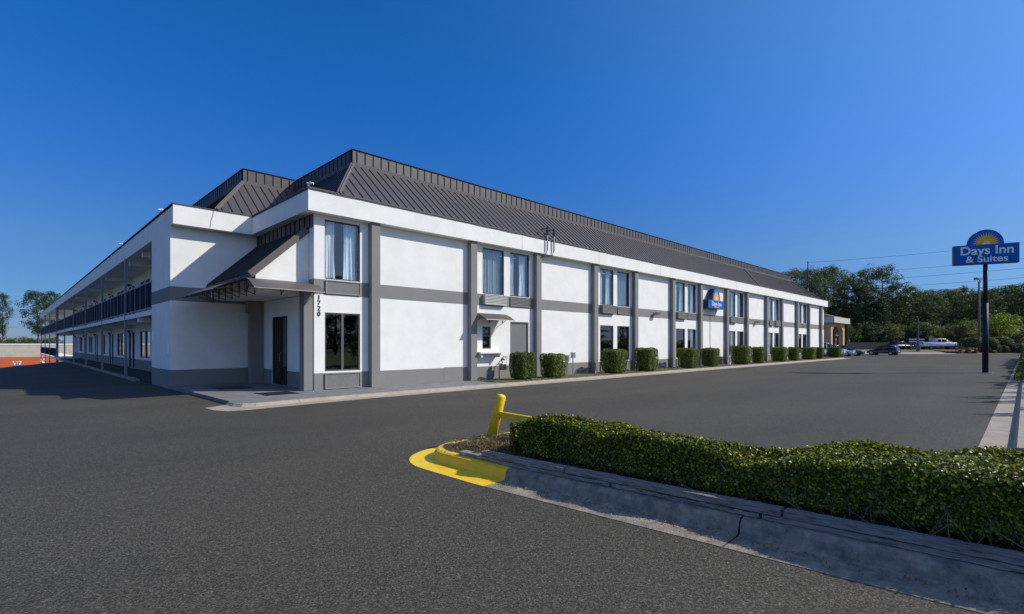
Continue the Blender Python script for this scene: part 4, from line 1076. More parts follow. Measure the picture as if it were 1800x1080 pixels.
# ================================================================ CARS
def loft(stations, ring=16, mi=0):
    """stations: (x, halfwidth, z0, z1, roundness)"""
    mb = MB()
    for (x, hw, z0, z1, e) in stations:
        c = (z0+z1)/2; h = (z1-z0)/2
        for k in range(ring):
            t = 2*math.pi*(k+0.5)/ring
            u = math.copysign(abs(math.cos(t))**e, math.cos(t)); v = math.copysign(abs(math.sin(t))**e, math.sin(t))
            tw = 1-0.10*max(0, v)
            mb.v.append((x, u*hw*tw, c+v*h))
    n = len(stations)
    for i in range(n-1):
        for k in range(ring): a = i*ring+k; b = i*ring+(k+1) % ring; mb.f.append((a, b, b+ring, a+ring)); mb.m.append(mi)
    mb.f.append(tuple(range(ring))[::-1]); mb.m.append(mi); mb.f.append(tuple((n-1)*ring+k for k in range(ring))); mb.m.append(mi)
    return mb
def car(name, label, cat, loc, rz, L, W, H, kind, paint, group=None):
    t = bpy.data.objects.new(name, None); col.objects.link(t); tag(t, label, cat, group)
    h = L/2; hw = W/2; zb = 0.22; belt = H*0.60
    def B(mbx, nm, m, par=None, smooth=False, bevel=0): return mbx.build(nm, m, par or t, smooth=smooth, bevel=bevel)
    if kind == 'pickup':
        belt = H*0.62
        belt = H*0.66
        body = B(loft([(-h, hw*.93, .48, belt, .2), (-h+.1, hw, .55, belt, .18), (-h*.1, hw, .55, belt, .18), (h*.40, hw, .55, belt, .2), (h*.5, hw*.99, .55, belt-.02, .25), (h*.92, hw*.97, .52, belt-.10, .28), (h, hw*.88, .45, belt-.22, .35)]), 'body', paint, None, True)
        cab = loft([(-h*.33, hw*.86, belt-.05, H-.12, .25), (-h*.30, hw*.86, belt-.05, H-.02, .25), (h*.05, hw*.86, belt-.05, H, .25), (h*.18, hw*.84, belt-.05, H-.08, .3), (h*.42, hw*.82, belt-.07, belt+.03, .4)])
        B(cab, 'cab', paint, None, True)
        for s in (-1, 1):
            g = MB(); y = s*hw*.868
            g.box(h*-.27, h*-.12, y-.01, y+.012, belt+.06, H-.14); g.box(h*-.06, h*.16, y-.01, y+.012, belt+.06, H-.14); B(g, 'side_window', M['carglass'])
        B(MB().box(-h+.15, -h*.35, -hw*.8, hw*.8, belt-.01, belt+.004), 'bed', M['dark'])
    else:
        suv = kind == 'suv'; hatch = kind == 'hatch'
        hood = belt-0.02 if not suv else belt
        rear_top = H*0.97 if (suv or hatch) else belt
        body = B(loft([(-h, hw*.82, .36, belt-.10, .4), (-h+.12, hw*.95, .26, belt, .35), (-h*.5, hw, .22, belt+.02, .3), (0, hw, .20, belt, .3), (h*.5, hw, .22, belt-.04, .3), (h*.82, hw*.95, .24, belt-.12, .35), (h*.96, hw*.86, .26, belt-.22, .4), (h, hw*.74, .32, belt-.32, .5)]), 'body', paint, None, True)
        if suv or hatch:
            st = [(-h*.96, hw*.80, belt-.05, belt+.05, .4), (-h*.86, hw*.82, belt-.05, H-.10, .35), (-h*.5, hw*.84, belt-.05, H, .35), (h*.05, hw*.84, belt-.05, H, .35), (h*.22, hw*.82, belt-.05, H-.10, .35), (h*.52, hw*.78, belt-.06, belt+.0, .4)]
        else:
            st = [(-h*.78, hw*.78, belt-.05, belt+.02, .4), (-h*.48, hw*.82, belt-.05, H-.10, .35), (-h*.28, hw*.83, belt-.05, H, .35), (h*.05, hw*.83, belt-.05, H, .35), (h*.2, hw*.82, belt-.05, H-.10, .35), (h*.50, hw*.78, belt-.06, belt+.0, .4)]
        B(loft(st), 'cabin_glass', M['carglass'], None, True)
        B(loft([(x, w_*.93, z1-.05, z1+.015, .5) for (x, w_, z0, z1, e) in st[1:-1]]), 'roof', paint, None, True)
        for s in (-1, 1):
            p = MB()
            for xx in (st[1][0]+.1, -h*.18, h*.14): p.bar((xx, s*hw*.86, belt-.02), (xx*0.96, s*hw*.79, H-.06), .07, .03, up=(0, s, 0.3))
            B(p, 'pillar', paint)
        B(MB().box(h-.06, h+.01, -hw*.5, hw*.5, .42, .55), 'grille', M['black'])
    for sx in (-1, 1):
        xw = sx*h*.63
        for s in (-1, 1):
            wv = B(MB().tube([(xw, s*(hw-.22), .33), (xw, s*(hw+.01), .33)], .33, 20), 'wheel', M['tyre'])
            MB().tube([(xw, s*(hw-.0), .33), (xw, s*(hw+.02), .33)], .2, 12).build('rim', M['rim'], wv)
    for s in (-1, 1):
        zz = belt-.24
        B(loft([(h-.34, .08, zz-.02, zz+.12, .7), (h-.10, .17, zz-.06, zz+.10, .7), (h-.02, .12, zz-.06, zz+.06, .7)]), 'headlight', M['lens'], None, True).location.y = s*hw*.66
        B(MB().box(-h-.012, -h+.12, s*hw*.74-.12, s*hw*.74+.12, belt-.28, belt-.06), 'tail_light', M['red'])
        B(MB().box(h*.30, h*.36, s*(hw+.06)-.09, s*(hw+.06)+.09, belt+.02, belt+.16), 'mirror', paint)
    B(MB().box(-h-.02, -h+.03, -.26, .26, .5, .63), 'number_plate', M['amber'])
    t.location = loc; t.rotation_euler = (0, 0, rz); return t
g_ = 'cars parked side by side beyond the motel corner'
car('parked_car', 'silver minivan nearest the motel corner, behind the last boxy shrub', 'car', (71.2, 1.9, -0.1), R(-88), 4.7, 1.85, 1.88, 'suv', M['silver'], g_)
car('parked_car', 'light grey car second from the motel corner with its hood in the sun', 'car', (74.8, 1.55, -0.1), R(-88), 4.6, 1.8, 1.58, 'sedan', M['silver'], g_)
car('parked_car', 'dark sedan at the right end of the row beyond the motel corner', 'car', (78.4, 1.15, -0.1), R(-88), 4.6, 1.8, 1.50, 'sedan', M['blackp'], g_)
bl = at(1553, 605, 78)
car('parked_car', 'dark blue hatchback with a lit red tail lamp, alone before the grass strip', 'car', (bl[0], bl[1], -0.1), R(76), 4.1, 1.75, 1.48, 'hatch', M['navy'])
pk = at(1651, 605, 89)
yaw = math.atan2(-AY, AX)
car('pickup_truck', 'white crew-cab pickup truck parked broadside beyond the grass strip', 'pickup truck', (pk[0], pk[1], 0.62), yaw, 7.0, 2.0, 1.95, 'pickup', M['whitep'])
bk = at(1581, 605, 90.5)
car('parked_car', 'black sedan half hidden behind the blue hatchback', 'car', (bk[0], bk[1], 0.62), yaw+0.2, 4.6, 1.8, 1.45, 'sedan', M['blackp'])
tr = at(1602, 605, 92); T = thing('flatbed_trailer', 'dark trailer with white rails left of the white pickup', 'trailer', (tr[0], tr[1], 0.62))
U2 = Vector((AX, -AY, 0)); V2 = Vector((AY, AX, 0)); T0 = Vector((tr[0], tr[1], 0.62))
frt = lambda p: tuple(T0+U2*p[0]+V2*p[1]+Vector((0, 0, p[2])))
MB().box(-1.7, 1.7, -0.9, 0.9, 0.5, 0.9, fr=frt).build('bed', M['blackp'], T)
for z in (1.35, 1.75): MB().box(-1.2, 1.6, -0.95, -0.9, z, z+0.16, fr=frt).build('rail', M['lens'], T)
for u in (-1.2, 0.2, 1.5): MB().box(u, u+0.08, -0.93, -0.86, 0.9, 1.9, fr=frt).build('stake', M['black'], T)
for u in (-0.9, 0.7): MB().tube([frt((u, -1.0, 0.33)), frt((u, -0.8, 0.33))], 0.33, 16).build('wheel', M['tyre'], T)

# ================================================================ ENTRANCE PORTICO BEYOND THE MOTEL CORNER
por = thing('entrance_portico', 'tan stucco drive-through portico with a cream fascia and grey hip roof beyond the motel corner', 'portico', (78.9, 2.6, -0.1))
pa0, pa1, pb0, pb1 = 78.9, 88.4, 2.6, 13
MB().box(pa0, pa1, pb0, pb1, 4.78, 5.62).build('fascia', M['cream'], por)
mb = MB(); rp = [(pa0+.1, pb0+.1, 5.62), (pa1-.1, pb0+.1, 5.62), (pa1-.1, pb1, 5.62), (pa0+.1, pb1, 5.62)]; ap = ((pa0+pa1)/2-2, 8, 7.2); ap2 = ((pa0+pa1)/2, 8, 7.2)
mb.face([rp[0], rp[1], ap2, ap]); mb.face([rp[3], rp[0], ap]); mb.face([rp[1], rp[2], ap2]); mb.face([rp[2], rp[3], ap, ap2]); mb.build('roof', M['eave'], por)
def arch(u0, u1, z0, z1, fr, w0, d0, d1):
    """spandrel panel with an arched opening between two piers"""
    mb = MB(); n = 12; a = u0+w0; b = u1-w0; c = (a+b)/2; r = (b-a)/2; zs = z1-0.35-min(r, 0.9)
    pts = [(u0, z0), (a, z0), (a, zs)]+[(c-r*math.cos(math.pi*i/n), zs+min(r, 0.9)*math.sin(math.pi*i/n)) for i in range(1, n)]+[(b, zs), (b, z0), (u1, z0), (u1, z1), (u0, z1)]
    i0 = len(mb.v); mb.prism(pts, d0, d1, fr); return mb
arch(pa0+0.7, pa1-0.7, -0.1, 4.78, lambda u, v, d: (u, d, v), 1.0, pb0+0.6, pb0+1.2).build('arch_wall', M['tan'], por)
arch(pb0+1.21, pb1-0.5, -0.1, 4.78, lambda u, v, d: (d, u, v), 1.1, pa0+0.7, pa0+1.3).build('arch_wall', M['tan'], por)

# ================================================================ LOW BUILDING DOWN THE SLOPE ON THE LEFT
lb = thing('warehouse', 'low flat-roofed building with pale block walls over an orange-red base, down the slope at left', 'warehouse', (-20, 112, -3.4))
WB0 = 112
def wl(u0, u1, z0, z1, m, d=0.0, nm='wall'): return MB().box(u0, u1, WB0-d, WB0+20, z0, z1).build(nm, m, lb)
wl(-70, 14, -0.75, 1.45, M['beige'], 0.0); wl(-70, 14, -4.2, -0.751, M['redwall'], 0.03, 'base_wall')
wl(-70.1, 14.1, 1.451, 1.66, M['signwhite'], 0.08, 'parapet')
for (x, y) in [(25, 636.5), (28, 636.5), (31.5, 636.5), (35, 636.5), (27, 640), (30.3, 640), (33.6, 640), (73.3, 632), (76.5, 632), (73.5, 635.5), (76.8, 637)]:
    v = Vector(((x-900)/FPX, 1.0)); a_ = v.x*AX+v.y*AY; b_ = -v.x*AY+v.y*AX; s = (WB0-CY)/b_; a = CX+s*a_; z = EYE+(605-y)/FPX*s
    MB().box(a-0.2, a+0.2, WB0-0.06, WB0-0.031, z-0.13, z+0.13).build('lettering', M['signwhite'], lb)

# ================================================================ TREES
def tree_proto(kind, seed):
    r = random.Random(seed); nr_ = np.random.default_rng(seed)
    H = 16.0; clumps = []; tb = MB()
    if kind == 'pine':
        lean = (r.uniform(-.6, .6), r.uniform(-.6, .6))
        ax = lambda h: Vector((lean[0]*(h/H)**2, lean[1]*(h/H)**2, h))
        tb.tube([ax(h) for h in (0, 3, 7, 11, 14.5, 15.6)], [.26, .22, .18, .12, .05, .02], 7)
        nb_ = 54; h0 = r.uniform(.30, .42)*H
        for i in range(nb_):
            t = (i+r.random())/nb_; h = h0+(H-h0)*t; ph = i*2.4+r.uniform(-.5, .5)
            Lb = (0.8+3.0*math.sin(math.pi*min(1, 0.22+0.78*(1-t)))**0.8)*r.uniform(.6, 1.15)*(0.5+0.5*min(1, 3*(1-t)))
            base = ax(h*0.97); tip = base+Vector((math.cos(ph)*Lb, math.sin(ph)*Lb, Lb*r.uniform(.02, .4)))
            tb.tube([base, (base+tip)/2+Vector((0, 0, -.08)), tip], [.05, .035, .012], 4, cap=False)
            for f in (1.0, .72, .45):
                if f < 1 and r.random() < .35: continue
                c = base.lerp(tip, f)+Vector((r.gauss(0, .25), r.gauss(0, .25), r.gauss(.1, .15))); clumps.append((c, r.uniform(.6, 1.1), .68))
        clumps.append((ax(H*.985), .7, .8)); per = 64; ls_ = .30; asp = .42; jit = .8
    elif kind == 'dense':
        ax = lambda h: Vector((0, 0, h)); tb.tube([ax(h) for h in (0, 4, 10, 15)], [.25, .2, .12, .03], 7)
        for i in range(150):
            z = r.uniform(.06, .99); ph = r.uniform(0, 6.283); rad = 3.6*math.sin(math.pi*(0.12+0.80*z)**0.85)**0.6*(0.75+.25*math.sin(ph*3+seed)+.12*math.sin(z*17+ph*2))
            f = r.uniform(.55, 1.0); c = Vector((math.cos(ph)*rad*f, math.sin(ph)*rad*f, z*H))
            clumps.append((c, r.uniform(.6, 1.1), .7))
            if r.random() < .3: tb.tube([ax(max(.5, z*H-1)), c], [.05, .01], 4, cap=False)
        per = 56; ls_ = .34; asp = .5; jit = .7
    else:  # broad, small rounded crown (scaled from 5 m)
        H = 5.0; nst = 4
        for i in range(95):
            u = Vector((r.gauss(0, 1), r.gauss(0, 1), r.gauss(0, 1))).normalized(); f = r.uniform(.55, 1.05)
            c = Vector((u.x*1.75*f, u.y*1.75*f, 3.0+u.z*1.9*f+(.3*math.sin(u.x*5+seed))));
            if c.z < .7: c.z = .7
            clumps.append((c, r.uniform(.28, .5), .75))
            if i % 5 == 0: tb.tube([(0, 0, .9), (u.x*.6, u.y*.6, 2.2+u.z*.4), c], [.05, .03, .01], 4, cap=False)
        tb.tube([(0, 0, 0), (.05, 0, 1.0), (0, .05, 2.4)], [.10, .08, .05], 6); per = 46; ls_ = .15; asp = .6; jit = .8
    C_ = []; N_ = []
    for c, rr, fl in clumps:
        d = nr_.normal(0, 1, (per, 3)); d /= np.linalg.norm(d, axis=1)[:, None]; rad = rr*nr_.uniform(.35, 1.0, (per, 1))**.6
        C_.append(np.array(tuple(c))+d*rad*np.array([1, 1, fl])); N_.append(d*.6+np.array([0, 0, .5]))
    v, q = leaves(np.concatenate(C_), np.concatenate(N_), ls_, asp, jit)
    cr = np_mesh('crown', v, q, M['pine']); tk = tb.build('trunk', M['bark'], None, fixn=False)
    me = (cr.data, tk.data, H); bpy.data.objects.remove(cr); bpy.data.objects.remove(tk); return me
PINES = [tree_proto('pine', s) for s in (1, 2, 3, 4, 5)]; DENSE = [tree_proto('dense', s) for s in (21, 22, 23)]; BROAD = [tree_proto('broad', s) for s in (31, 32, 33)]
def tree(name, label, cat, base, height, proto, crownmat, group=None, width=1.0, rz=0, trunkmat=None):
    t = thing(name, label, cat, base, rz, group); s = height/proto[2]; t.scale = (s*width, s*width, s)
    c = bpy.data.objects.new('crown', proto[0]); col.objects.link(c); c.parent = t
    c.material_slots[0].link = 'OBJECT'; c.material_slots[0].material = M[crownmat]
    k = bpy.data.objects.new('trunk', proto[1]); col.objects.link(k); k.parent = t
    return t
def tree_px(name, label, cat, px, top, Y, proto, mt, zb=0.9, width=1.0, group=None, rz=None):
    x, y, z = at(px, top, Y); return tree(name, label, cat, (x, y, zb), z-zb, proto, mt, group, width, px*0.37 if rz is None else rz)
GW = 'tall trees of the wood beyond the lot'
# front row of tall trees, left to right
fr_ = [(1388, 478, 104, 'P', 'pine', 'pine crown just showing over the far end of the motel roof screen'),
 (1408, 474, 108, 'P', 'pine2', 'pine crown immediately left of the thin mast above the roof'),
 (1432, 480, 100, 'P', 'pine', 'pine immediately right of the thin mast above the roof'),
 (1450, 470, 104, 'P', 'pine', 'broad-topped pine above the far upper corner of the motel fascia'),
 (1466, 472, 109, 'P', 'pine', 'pine right of the far motel corner, with sky gaps on its right'),
 (1486, 493, 103, 'P', 'pine2', 'lower open pine straight above the tan portico'),
 (1507, 478, 105, 'P', 'pine', 'slender pine with an open top, between the portico and the tallest lone crown'),
 (1521, 496, 101, 'D', 'pine2', 'dark dense tree directly behind the sedans at the motel corner'),
 (1553, 468, 103, 'P', 'pine', 'pine standing clear above the others with a flat lone crown'),
 (1545, 520, 99, 'D', 'pine2', 'dense tree below the pine with the flat lone crown'),
 (1575, 498, 101, 'D', 'pine', 'rounded dense tree right of the pine with the flat lone crown'),
 (1600, 504, 103, 'D', 'pine', 'dense tree above the black sedan and the trailer'),
 (1622, 512, 105, 'D', 'pine2', 'dense tree straight above the bed of the white pickup'),
 (1643, 516, 101, 'P', 'pine', 'tree straight above the cab of the white pickup'),
 (1664, 509, 106, 'P', 'pine2', 'tree above the hood of the white pickup'),
 (1682, 511, 102, 'P', 'pine', 'pine halfway between the white pickup and the lamp post'),
 (1702, 507, 107, 'P', 'pine2', 'pine immediately left of the lamp post'),
 (1716, 514, 101, 'P', 'pine', 'pine directly behind the lamp post'),
 (1741, 509, 100, 'P', 'pine', 'tall pine immediately right of the pylon pole'),
 (1757, 505, 106, 'P', 'pine2', 'pine behind the bright green tree, right of the pylon pole'),
 (1775, 502, 101, 'P', 'pine', 'tall pine second from the right picture edge'),
 (1795, 500, 104, 'P', 'pine2', 'tall pine at the right picture edge'),
 (1826, 498, 100, 'P', 'pine', 'pine just past the right picture edge'), (1850, 505, 105, 'D', 'pine2', 'dense tree past the right picture edge')]
for i, (x, y, Y, k, mt, lab) in enumerate(fr_):
    tree_px('pine_tree' if k == 'P' else 'evergreen_tree', lab, 'tree', x, y, Y, (PINES if k == 'P' else DENSE)[i % (5 if k == 'P' else 3)], mt, width=1.0 if k == 'P' else 1.15, group=GW)
for i in range(34):
    x = 1378+i*14+random.uniform(-4, 4); y = 514+random.uniform(-6, 16)+ (0 if x > 1560 else 20)
    k = i % 3 != 0
    tree_px('pine_tree', 'tall dark tree in the close back rows of the wood beyond the lot', 'tree', x, y, random.uniform(110, 124), (DENSE[i % 3] if k else PINES[i % 5]), 'pine2' if i % 2 else 'pine', width=1.2, group='back rows of the wood beyond the lot')
# understorey in front of the wood
us = [(1500, 575, 97, 'bright', 1.0, 'small yellow-green tree seen through the portico arch'),
 (1522, 566, 96.6, 'pine2', 1.5, 'dark undergrowth bush behind the row of parked sedans'), (1541, 570, 96.8, 'pine2', 1.4, 'dark undergrowth bush behind the blue hatchback'),
 (1568, 566, 96.2, 'broad', 1.1, 'light green young tree above the blue hatchback and black sedan'), (1594, 577, 96.8, 'pine2', 1.4, 'dark bush behind the trailer'),
 (1612, 568, 96.4, 'pine2', 1.3, 'dark green bush behind the thin dark post'), (1628, 562, 96.2, 'broad', 1.2, 'green understorey tree above the bed of the pickup'), (1645, 572, 96.0, 'broad', 1.1, 'green understorey tree above the rear door of the pickup'),
 (1664, 571, 96.2, 'olive', 1.3, 'brownish olive tree above the hood of the pickup'), (1682, 568, 96.6, 'olive', 1.2, 'olive-brown tree left of the rounded shrubs'), (1699, 560, 96.0, 'broad', 1.1, 'green understorey tree left of the lamp post'),
 (1715, 574, 96.4, 'broad', 1.1, 'green understorey tree directly behind the lamp post'),
 (1755, 546, 88.5, 'bright', 1.15, 'bright yellow-green tree right of the pylon pole'), (1741, 562, 89.5, 'bright', 0.9, 'smaller bright green tree partly behind the pylon pole'),
 (1788, 560, 92.0, 'broad', 1.3, 'green tree at the right picture edge behind the low brown bushes'), (1776, 578, 91, 'broad', 1.0, 'low green tree right of the bright yellow-green one')]
for i, (x, y, Y, mt, wd, lab) in enumerate(us):
    tree_px('young_tree', lab, 'tree', x, y, Y, BROAD[i % 3], mt, zb=0.7, width=wd, group='young trees before the wood')
# clipped rounded shrubs on short trunks, and low brown bushes
def dome(px, top, Y, wpx, mt, label, name='rounded_shrub', trunk=True, flat=0.62, n=2600, base_y=None, grp='rounded shrubs by the lamp post'):
    x, y, z = at(px, top, Y); zb = 0.28; t = thing(name, label, 'shrub', (x, y, zb), group=grp); r = wpx*Y/FPX/2; Hh = z-zb
    d = rng.normal(0, 1, (n, 3)); d /= np.linalg.norm(d, axis=1)[:, None]
    hc = Hh*(1-flat) if trunk else 0.0; d[:, 2] = np.where(d[:, 2] < -0.35, -0.35, d[:, 2])
    c = np.stack([d[:, 0]*r, d[:, 1]*r, hc+(d[:, 2]+0.35)/1.35*(Hh-hc)], 1)*1.0
    c[:, :2] *= 1-0.06*np.abs(rng.normal(0, 1, (n, 1))); v, q = leaves(c, d, 0.13, 0.7, 0.6); np_mesh('crown', v, q, M[mt], t)
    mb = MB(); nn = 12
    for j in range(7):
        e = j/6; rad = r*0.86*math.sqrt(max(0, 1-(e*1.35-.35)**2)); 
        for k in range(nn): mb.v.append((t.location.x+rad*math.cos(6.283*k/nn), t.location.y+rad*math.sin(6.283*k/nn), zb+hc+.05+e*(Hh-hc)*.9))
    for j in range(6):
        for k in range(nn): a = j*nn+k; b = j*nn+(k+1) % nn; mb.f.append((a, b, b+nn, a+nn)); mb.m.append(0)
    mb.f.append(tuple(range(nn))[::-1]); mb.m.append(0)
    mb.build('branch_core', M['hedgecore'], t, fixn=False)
    s = MB()
    for k in range(3 if trunk else 1): s.tube([(x+.25*(k-1), y+.1*k, zb-.1), (x+.35*(k-1), y, zb+hc+.2)], .05, 6)
    s.build('stem', M['barkgrey'], t)
dome(1699, 594, 82.6, 25, 'bush', 'rounded shrub leftmost of the clipped domes, beside the pickup')
dome(1715, 592, 82.0, 29, 'bush', 'tall rounded shrub just left of the lamp post')
dome(1740, 593, 82.4, 26, 'bush', 'rounded shrub half hidden by the pylon pole')
dome(1761, 591, 83.0, 32, 'bush', 'wide dome shrub right of the pylon pole')
gb = 'low brown bushes at the lot edge'
for i, (x, top, Y, wp, mt, lab) in enumerate([(1748, 604, 81.8, 22, 'brownleaf', 'low brown bush beside the foot of the pylon pole in view'), (1764, 607, 81.6, 18, 'brownleaf', 'low brown bush under the wide dome shrub'),
    (1779, 604, 81.8, 22, 'brownleaf', 'low brown bush near the right picture edge'), (1794, 603, 81.4, 20, 'olive', 'low olive bush at the right picture edge'), (1733, 607, 81.8, 16, 'brownleaf', 'low brown bush behind the pylon pole')]):
    dome(x, top, Y, wp, mt, lab, 'low_bush', False, 1.0, 1100, grp=gb)
for i, (x, top, wp, lab) in enumerate([(1689, 614.5, 6, 'yellow plant clump, leftmost under the rounded shrubs'), (1702, 614, 8, 'largest yellow plant clump, under the rounded shrubs'), (1716, 614.5, 6, 'yellow plant clump at the foot of the lamp post'), (1747, 616, 8, 'yellow plant clump right of the pylon pole')]):
    dome(x, top, 81.0, wp, 'yelleaf', lab, 'yellow_plant', False, 1.0, 160, grp='yellow plants in the straw bed')
for i, x in enumerate((1679.5, 1684.5, 1690)):
    a, b, z = at(x, 602, 81.5); tag(MB().tube([(a, b, 0.2), (a, b, 1.75)], 0.05, 6).build('wooden_stake', M['barkgrey']), ['thin grey stake nearest the pickup', 'middle thin grey stake left of the rounded shrubs', 'thin grey stake touching the leftmost rounded shrub'][i], 'stake', 'stakes by the rounded shrubs')

# hedge along the right property edge (seen at the right border)
vb = thing('verge_hedge', 'leafy shrub border along the kerb at the right picture edge', 'shrub border', (40, -18.6, 0.05))
cs = []; ns = []
for _ in range(42000):
    a = random.uniform(22, 76); t = random.uniform(0, math.pi); H2 = 1.05+0.25*math.sin(a*0.9)+0.2*math.sin(a*2.3)+0.9*smooth((a-36)/14); W2 = 1.28+0.15*math.sin(a*1.7)
    cs.append((a, -18.35+math.cos(t)*W2+random.gauss(0, .05), 0.05+math.sin(t)*H2*random.uniform(.86, 1.03))); ns.append((0, math.cos(t), math.sin(t)))
v, q = leaves(np.array(cs), np.array(ns), 0.13, 0.6, 0.7); np_mesh('foliage', v-np.array(vb.location), q, M['bush'], vb)
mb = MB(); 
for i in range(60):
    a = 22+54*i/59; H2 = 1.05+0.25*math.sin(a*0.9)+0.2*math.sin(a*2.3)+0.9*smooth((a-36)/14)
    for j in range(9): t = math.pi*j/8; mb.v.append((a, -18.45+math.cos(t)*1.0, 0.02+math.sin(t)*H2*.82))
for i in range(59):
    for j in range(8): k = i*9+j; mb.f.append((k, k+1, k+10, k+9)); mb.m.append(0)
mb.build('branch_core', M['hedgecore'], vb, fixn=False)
# signposts and small trees on the verge, mostly out of frame, whose shadows cross the kerb
for i, a in enumerate((9.6, 13.4, 15.2, 17.4, 20.2, 24.2)):
    tree('verge_tree', 'slim young tree on the verge right of the picture', 'tree', (a+1.9, -18.9, 0.05), 2.6+0.3*(i % 3), BROAD[i % 3], 'broad', 'slim trees on the right verge', 0.42, i)

# the wood across the road behind the camera (mirrored in the motel windows)
for i in range(22):
    a = -40+i*9.5+random.uniform(-2, 2)
    tree('roadside_tree', 'dense tree across the road behind the viewer', 'tree', (a, -72+random.uniform(-6, 6), -0.1), random.uniform(11, 15), DENSE[i % 3], 'pine2', 'trees across the road behind the viewer', 1.5, i)
# left background trees
L1 = at(68, 514, 150); tree('pine_tree', 'tall pine left of the gallery end, its crown spreading to the left', 'tree', (L1[0], L1[1], -3.4), L1[2]+3.4, PINES[0], 'pinedark', 'pines behind the low building at left', 0.85, 1.0)
L1 = at(90, 515, 158); tree('pine_tree', 'pine half hidden by the far end of the gallery roof', 'tree', (L1[0], L1[1], -3.4), L1[2]+3.4, PINES[2], 'pinedark', 'pines behind the low building at left', 0.9, 2.2)
L1 = at(4, 516, 145); tree('pine_tree', 'thin sparse pine with a bare trunk at the left picture edge', 'tree', (L1[0], L1[1], -3.4), L1[2]+3.4, PINES[4], 'pinedark', 'pines behind the low building at left', 0.5, 0.4)
for i in range(9):
    x = -25+i*15; tree_px('evergreen_tree', 'low dark tree in the line showing just above the pale building at left', 'tree', x, 594+random.uniform(-2, 3), 165+random.uniform(-8, 8), BROAD[i % 3], 'pine2', zb=-3.4, width=1.5, group='low tree line behind the pale building')

# ================================================================ POLES AND WIRES
lp = at(1721, 490, 82); lpx = thing('lamp_post', 'tall weathered pole with a floodlight head beyond the lot, left of the pylon sign', 'lamp post', (lp[0], lp[1], 0.1))
MB().tube([(lp[0], lp[1], 0.1), (lp[0], lp[1], lp[2]-0.5)], [0.19, 0.13], 10).build('pole', M['polewood'], lpx, smooth=True)
MB().tube([(lp[0], lp[1], lp[2]-1.0), (lp[0]+.15, lp[1]-.15, lp[2]-.5), (lp[0]+.05, lp[1], lp[2]-0.2)], 0.06, 6).build('arm', M['black'], lpx)
c = Vector((lp[0], lp[1], lp[2]-0.1)); fh = lambda p: tuple(c+U2*p[0]+V2*p[1]+Vector((0, 0, p[2])))
MB().box(-.62, .38, -.25, .3, -.12, .28, fr=fh).build('lamp_head', M['galv'], lpx, bevel=0.05)
MB().box(-.30, .30, -.28, -.251, -.10, .12, fr=fh).build('lens', M['lens'], lpx)
dp = at(1614, 562, 85); dd = thing('service_post', 'thin dark post with a box at its foot on the grass left of the pickup', 'post', (dp[0], dp[1], 0.35))
MB().tube([(dp[0], dp[1], 0.35), (dp[0], dp[1], dp[2])], 0.10, 8).build('pole', M['frameg'], dd)
MB().box(dp[0]-.25, dp[0]+.25, dp[1]-.25, dp[1]+.25, 0.3, 1.5).build('box', M['frameg'], dd)
mp_ = at(1420, 460, 96); mm = thing('mast', 'thin dark mast rising behind the far end of the motel roof', 'mast', (mp_[0], mp_[1], 0.8))
MB().tube([(mp_[0], mp_[1], 0.8), (mp_[0], mp_[1], 12)], 0.14, 8).build('pole', M['galv'], mm)
MB().tube([(mp_[0], mp_[1], 12), (mp_[0], mp_[1], mp_[2])], 0.09, 8).build('tip', M['wire'], mm)
vt = thing('roof_vent', 'pale round vent hood on the far end of the motel roof beside the mast', 'roof vent', (58.6, 6.0, 7.9))
MB().tube([(59.3, 5, 7.2), (59.3, 5, 8.55)], 0.16, 10).build('pipe', M['galv'], vt, smooth=True)
MB().tube([(59.3, 5, 8.5), (59.3, 5, 8.7), (59.3, 5, 8.95), (59.3, 5, 9.05)], [0.42, 0.45, 0.3, 0.05], 14).build('hood', M['cream'], vt, smooth=True)
wires = [((1420, 462), (1674, 441), (1920, 410), 'topmost power line crossing the sky left of the pylon sign'), ((1420, 484), (1674, 467), (1920, 440), 'second power line, meeting the sky just under the pylon panel'),
 ((1480, 497), (1700, 480), (1920, 461), 'third power line, passing behind the pylon pole'), ((1500, 508), (1700, 496), (1920, 477), 'fourth power line, passing behind the lamp post head'),
 ((1540, 513), (1700, 507), (1920, 488), 'fifth power line, just above the tree tops'), ((1590, 530), (1700, 525.5), (1920, 516), 'lowest power line, crossing in front of the trees')]
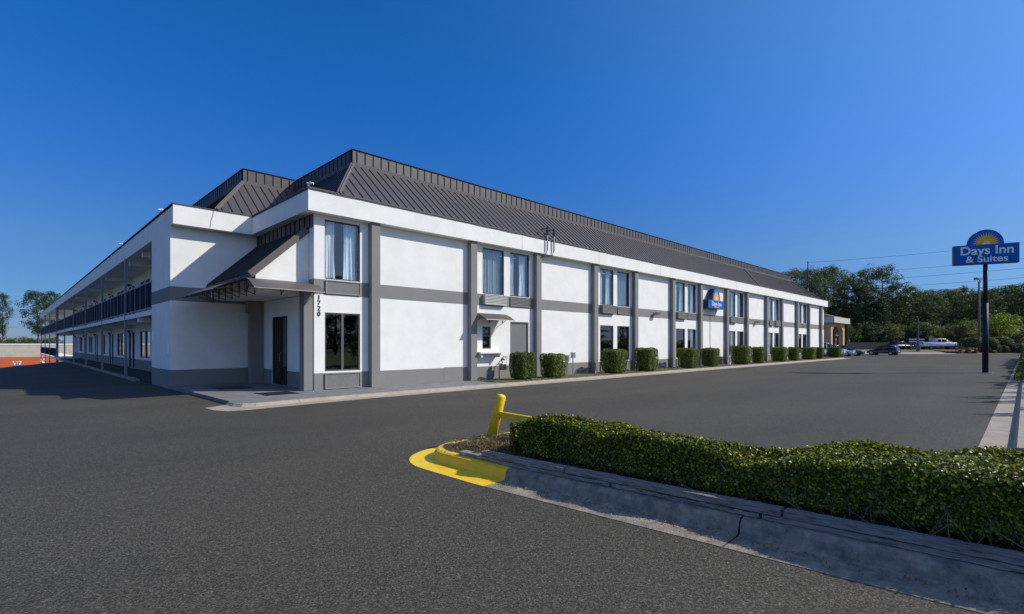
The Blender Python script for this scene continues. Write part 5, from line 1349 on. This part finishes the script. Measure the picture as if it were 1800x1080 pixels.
for (p, q, r_, lab) in wires:
    A_ = Vector(at(p[0], p[1], 98)); B_ = Vector(at(q[0], q[1], 88)); C2 = Vector(at(r_[0], r_[1], 78)); P = []
    for i in range(25):
        t = i/24; P.append(A_*(2*(t-.5)*(t-1))+B_*(4*t*(1-t))+C2*(2*t*(t-.5)))
    tag(MB().tube(P, 0.022, 5).build('power_line', M['wire']), lab, 'power line', 'power lines over the right of the lot')
up_ = at(1922, 470, 78); upo = thing('utility_pole', 'wooden utility pole past the right picture edge carrying the power lines', 'utility pole', (up_[0], up_[1], 0))
MB().tube([(up_[0], up_[1], 0), (up_[0], up_[1], 19.5)], [0.2, 0.14], 10).build('pole', M['polewood'], upo)
MB().bar((up_[0]-1.2, up_[1]-.3, 18.4), (up_[0]+1.2, up_[1]+.3, 18.4), 0.12, 0.14).build('crossarm', M['polewood'], upo)
for i, (y0, y1) in enumerate(((545, 543), (552, 550), (557, 556), (575, 573))):
    P = [Vector(at(-60+150*t, y0+(y1-y0)*t+6*t*(1-t)-0, 135)) for t in [k/10 for k in range(11)]]
    tag(MB().tube(P, 0.03, 5).build('power_line', M['wire']), ['uppermost', 'second', 'third', 'lowest'][i]+' power line in the sky at the left, above the pale building', 'power line', 'power lines at the left')
# brown board fence behind the parked sedans
f0 = at(1490, 600, 93); f1 = at(1612, 600, 94); fn = thing('board_fence', 'dark brown board fence behind the parked sedans', 'fence', (f0[0], f0[1], 0.62)); F0 = Vector((f0[0], f0[1], 0)); F1 = Vector((f1[0], f1[1], 0)); L = (F1-F0).length; D = (F1-F0)/L
pl = MB(); i = 0
while i*0.16 < L: q = F0+D*i*0.16; pl.bar(q+Vector((0, 0, .62)), q+D*0.145+Vector((0, 0, .62)), 0.03, 1.25+0.03*math.sin(i*1.7)); i += 1
pl.build('boards', M['twig'], fn); po = MB()
for k in range(6): q = F0+D*L*k/5+Vector((0, 0, 0)); po.box(q.x-.06, q.x+.06, q.y+.05, q.y+.17, .55, 1.95)
po.build('post', M['twig'], fn)
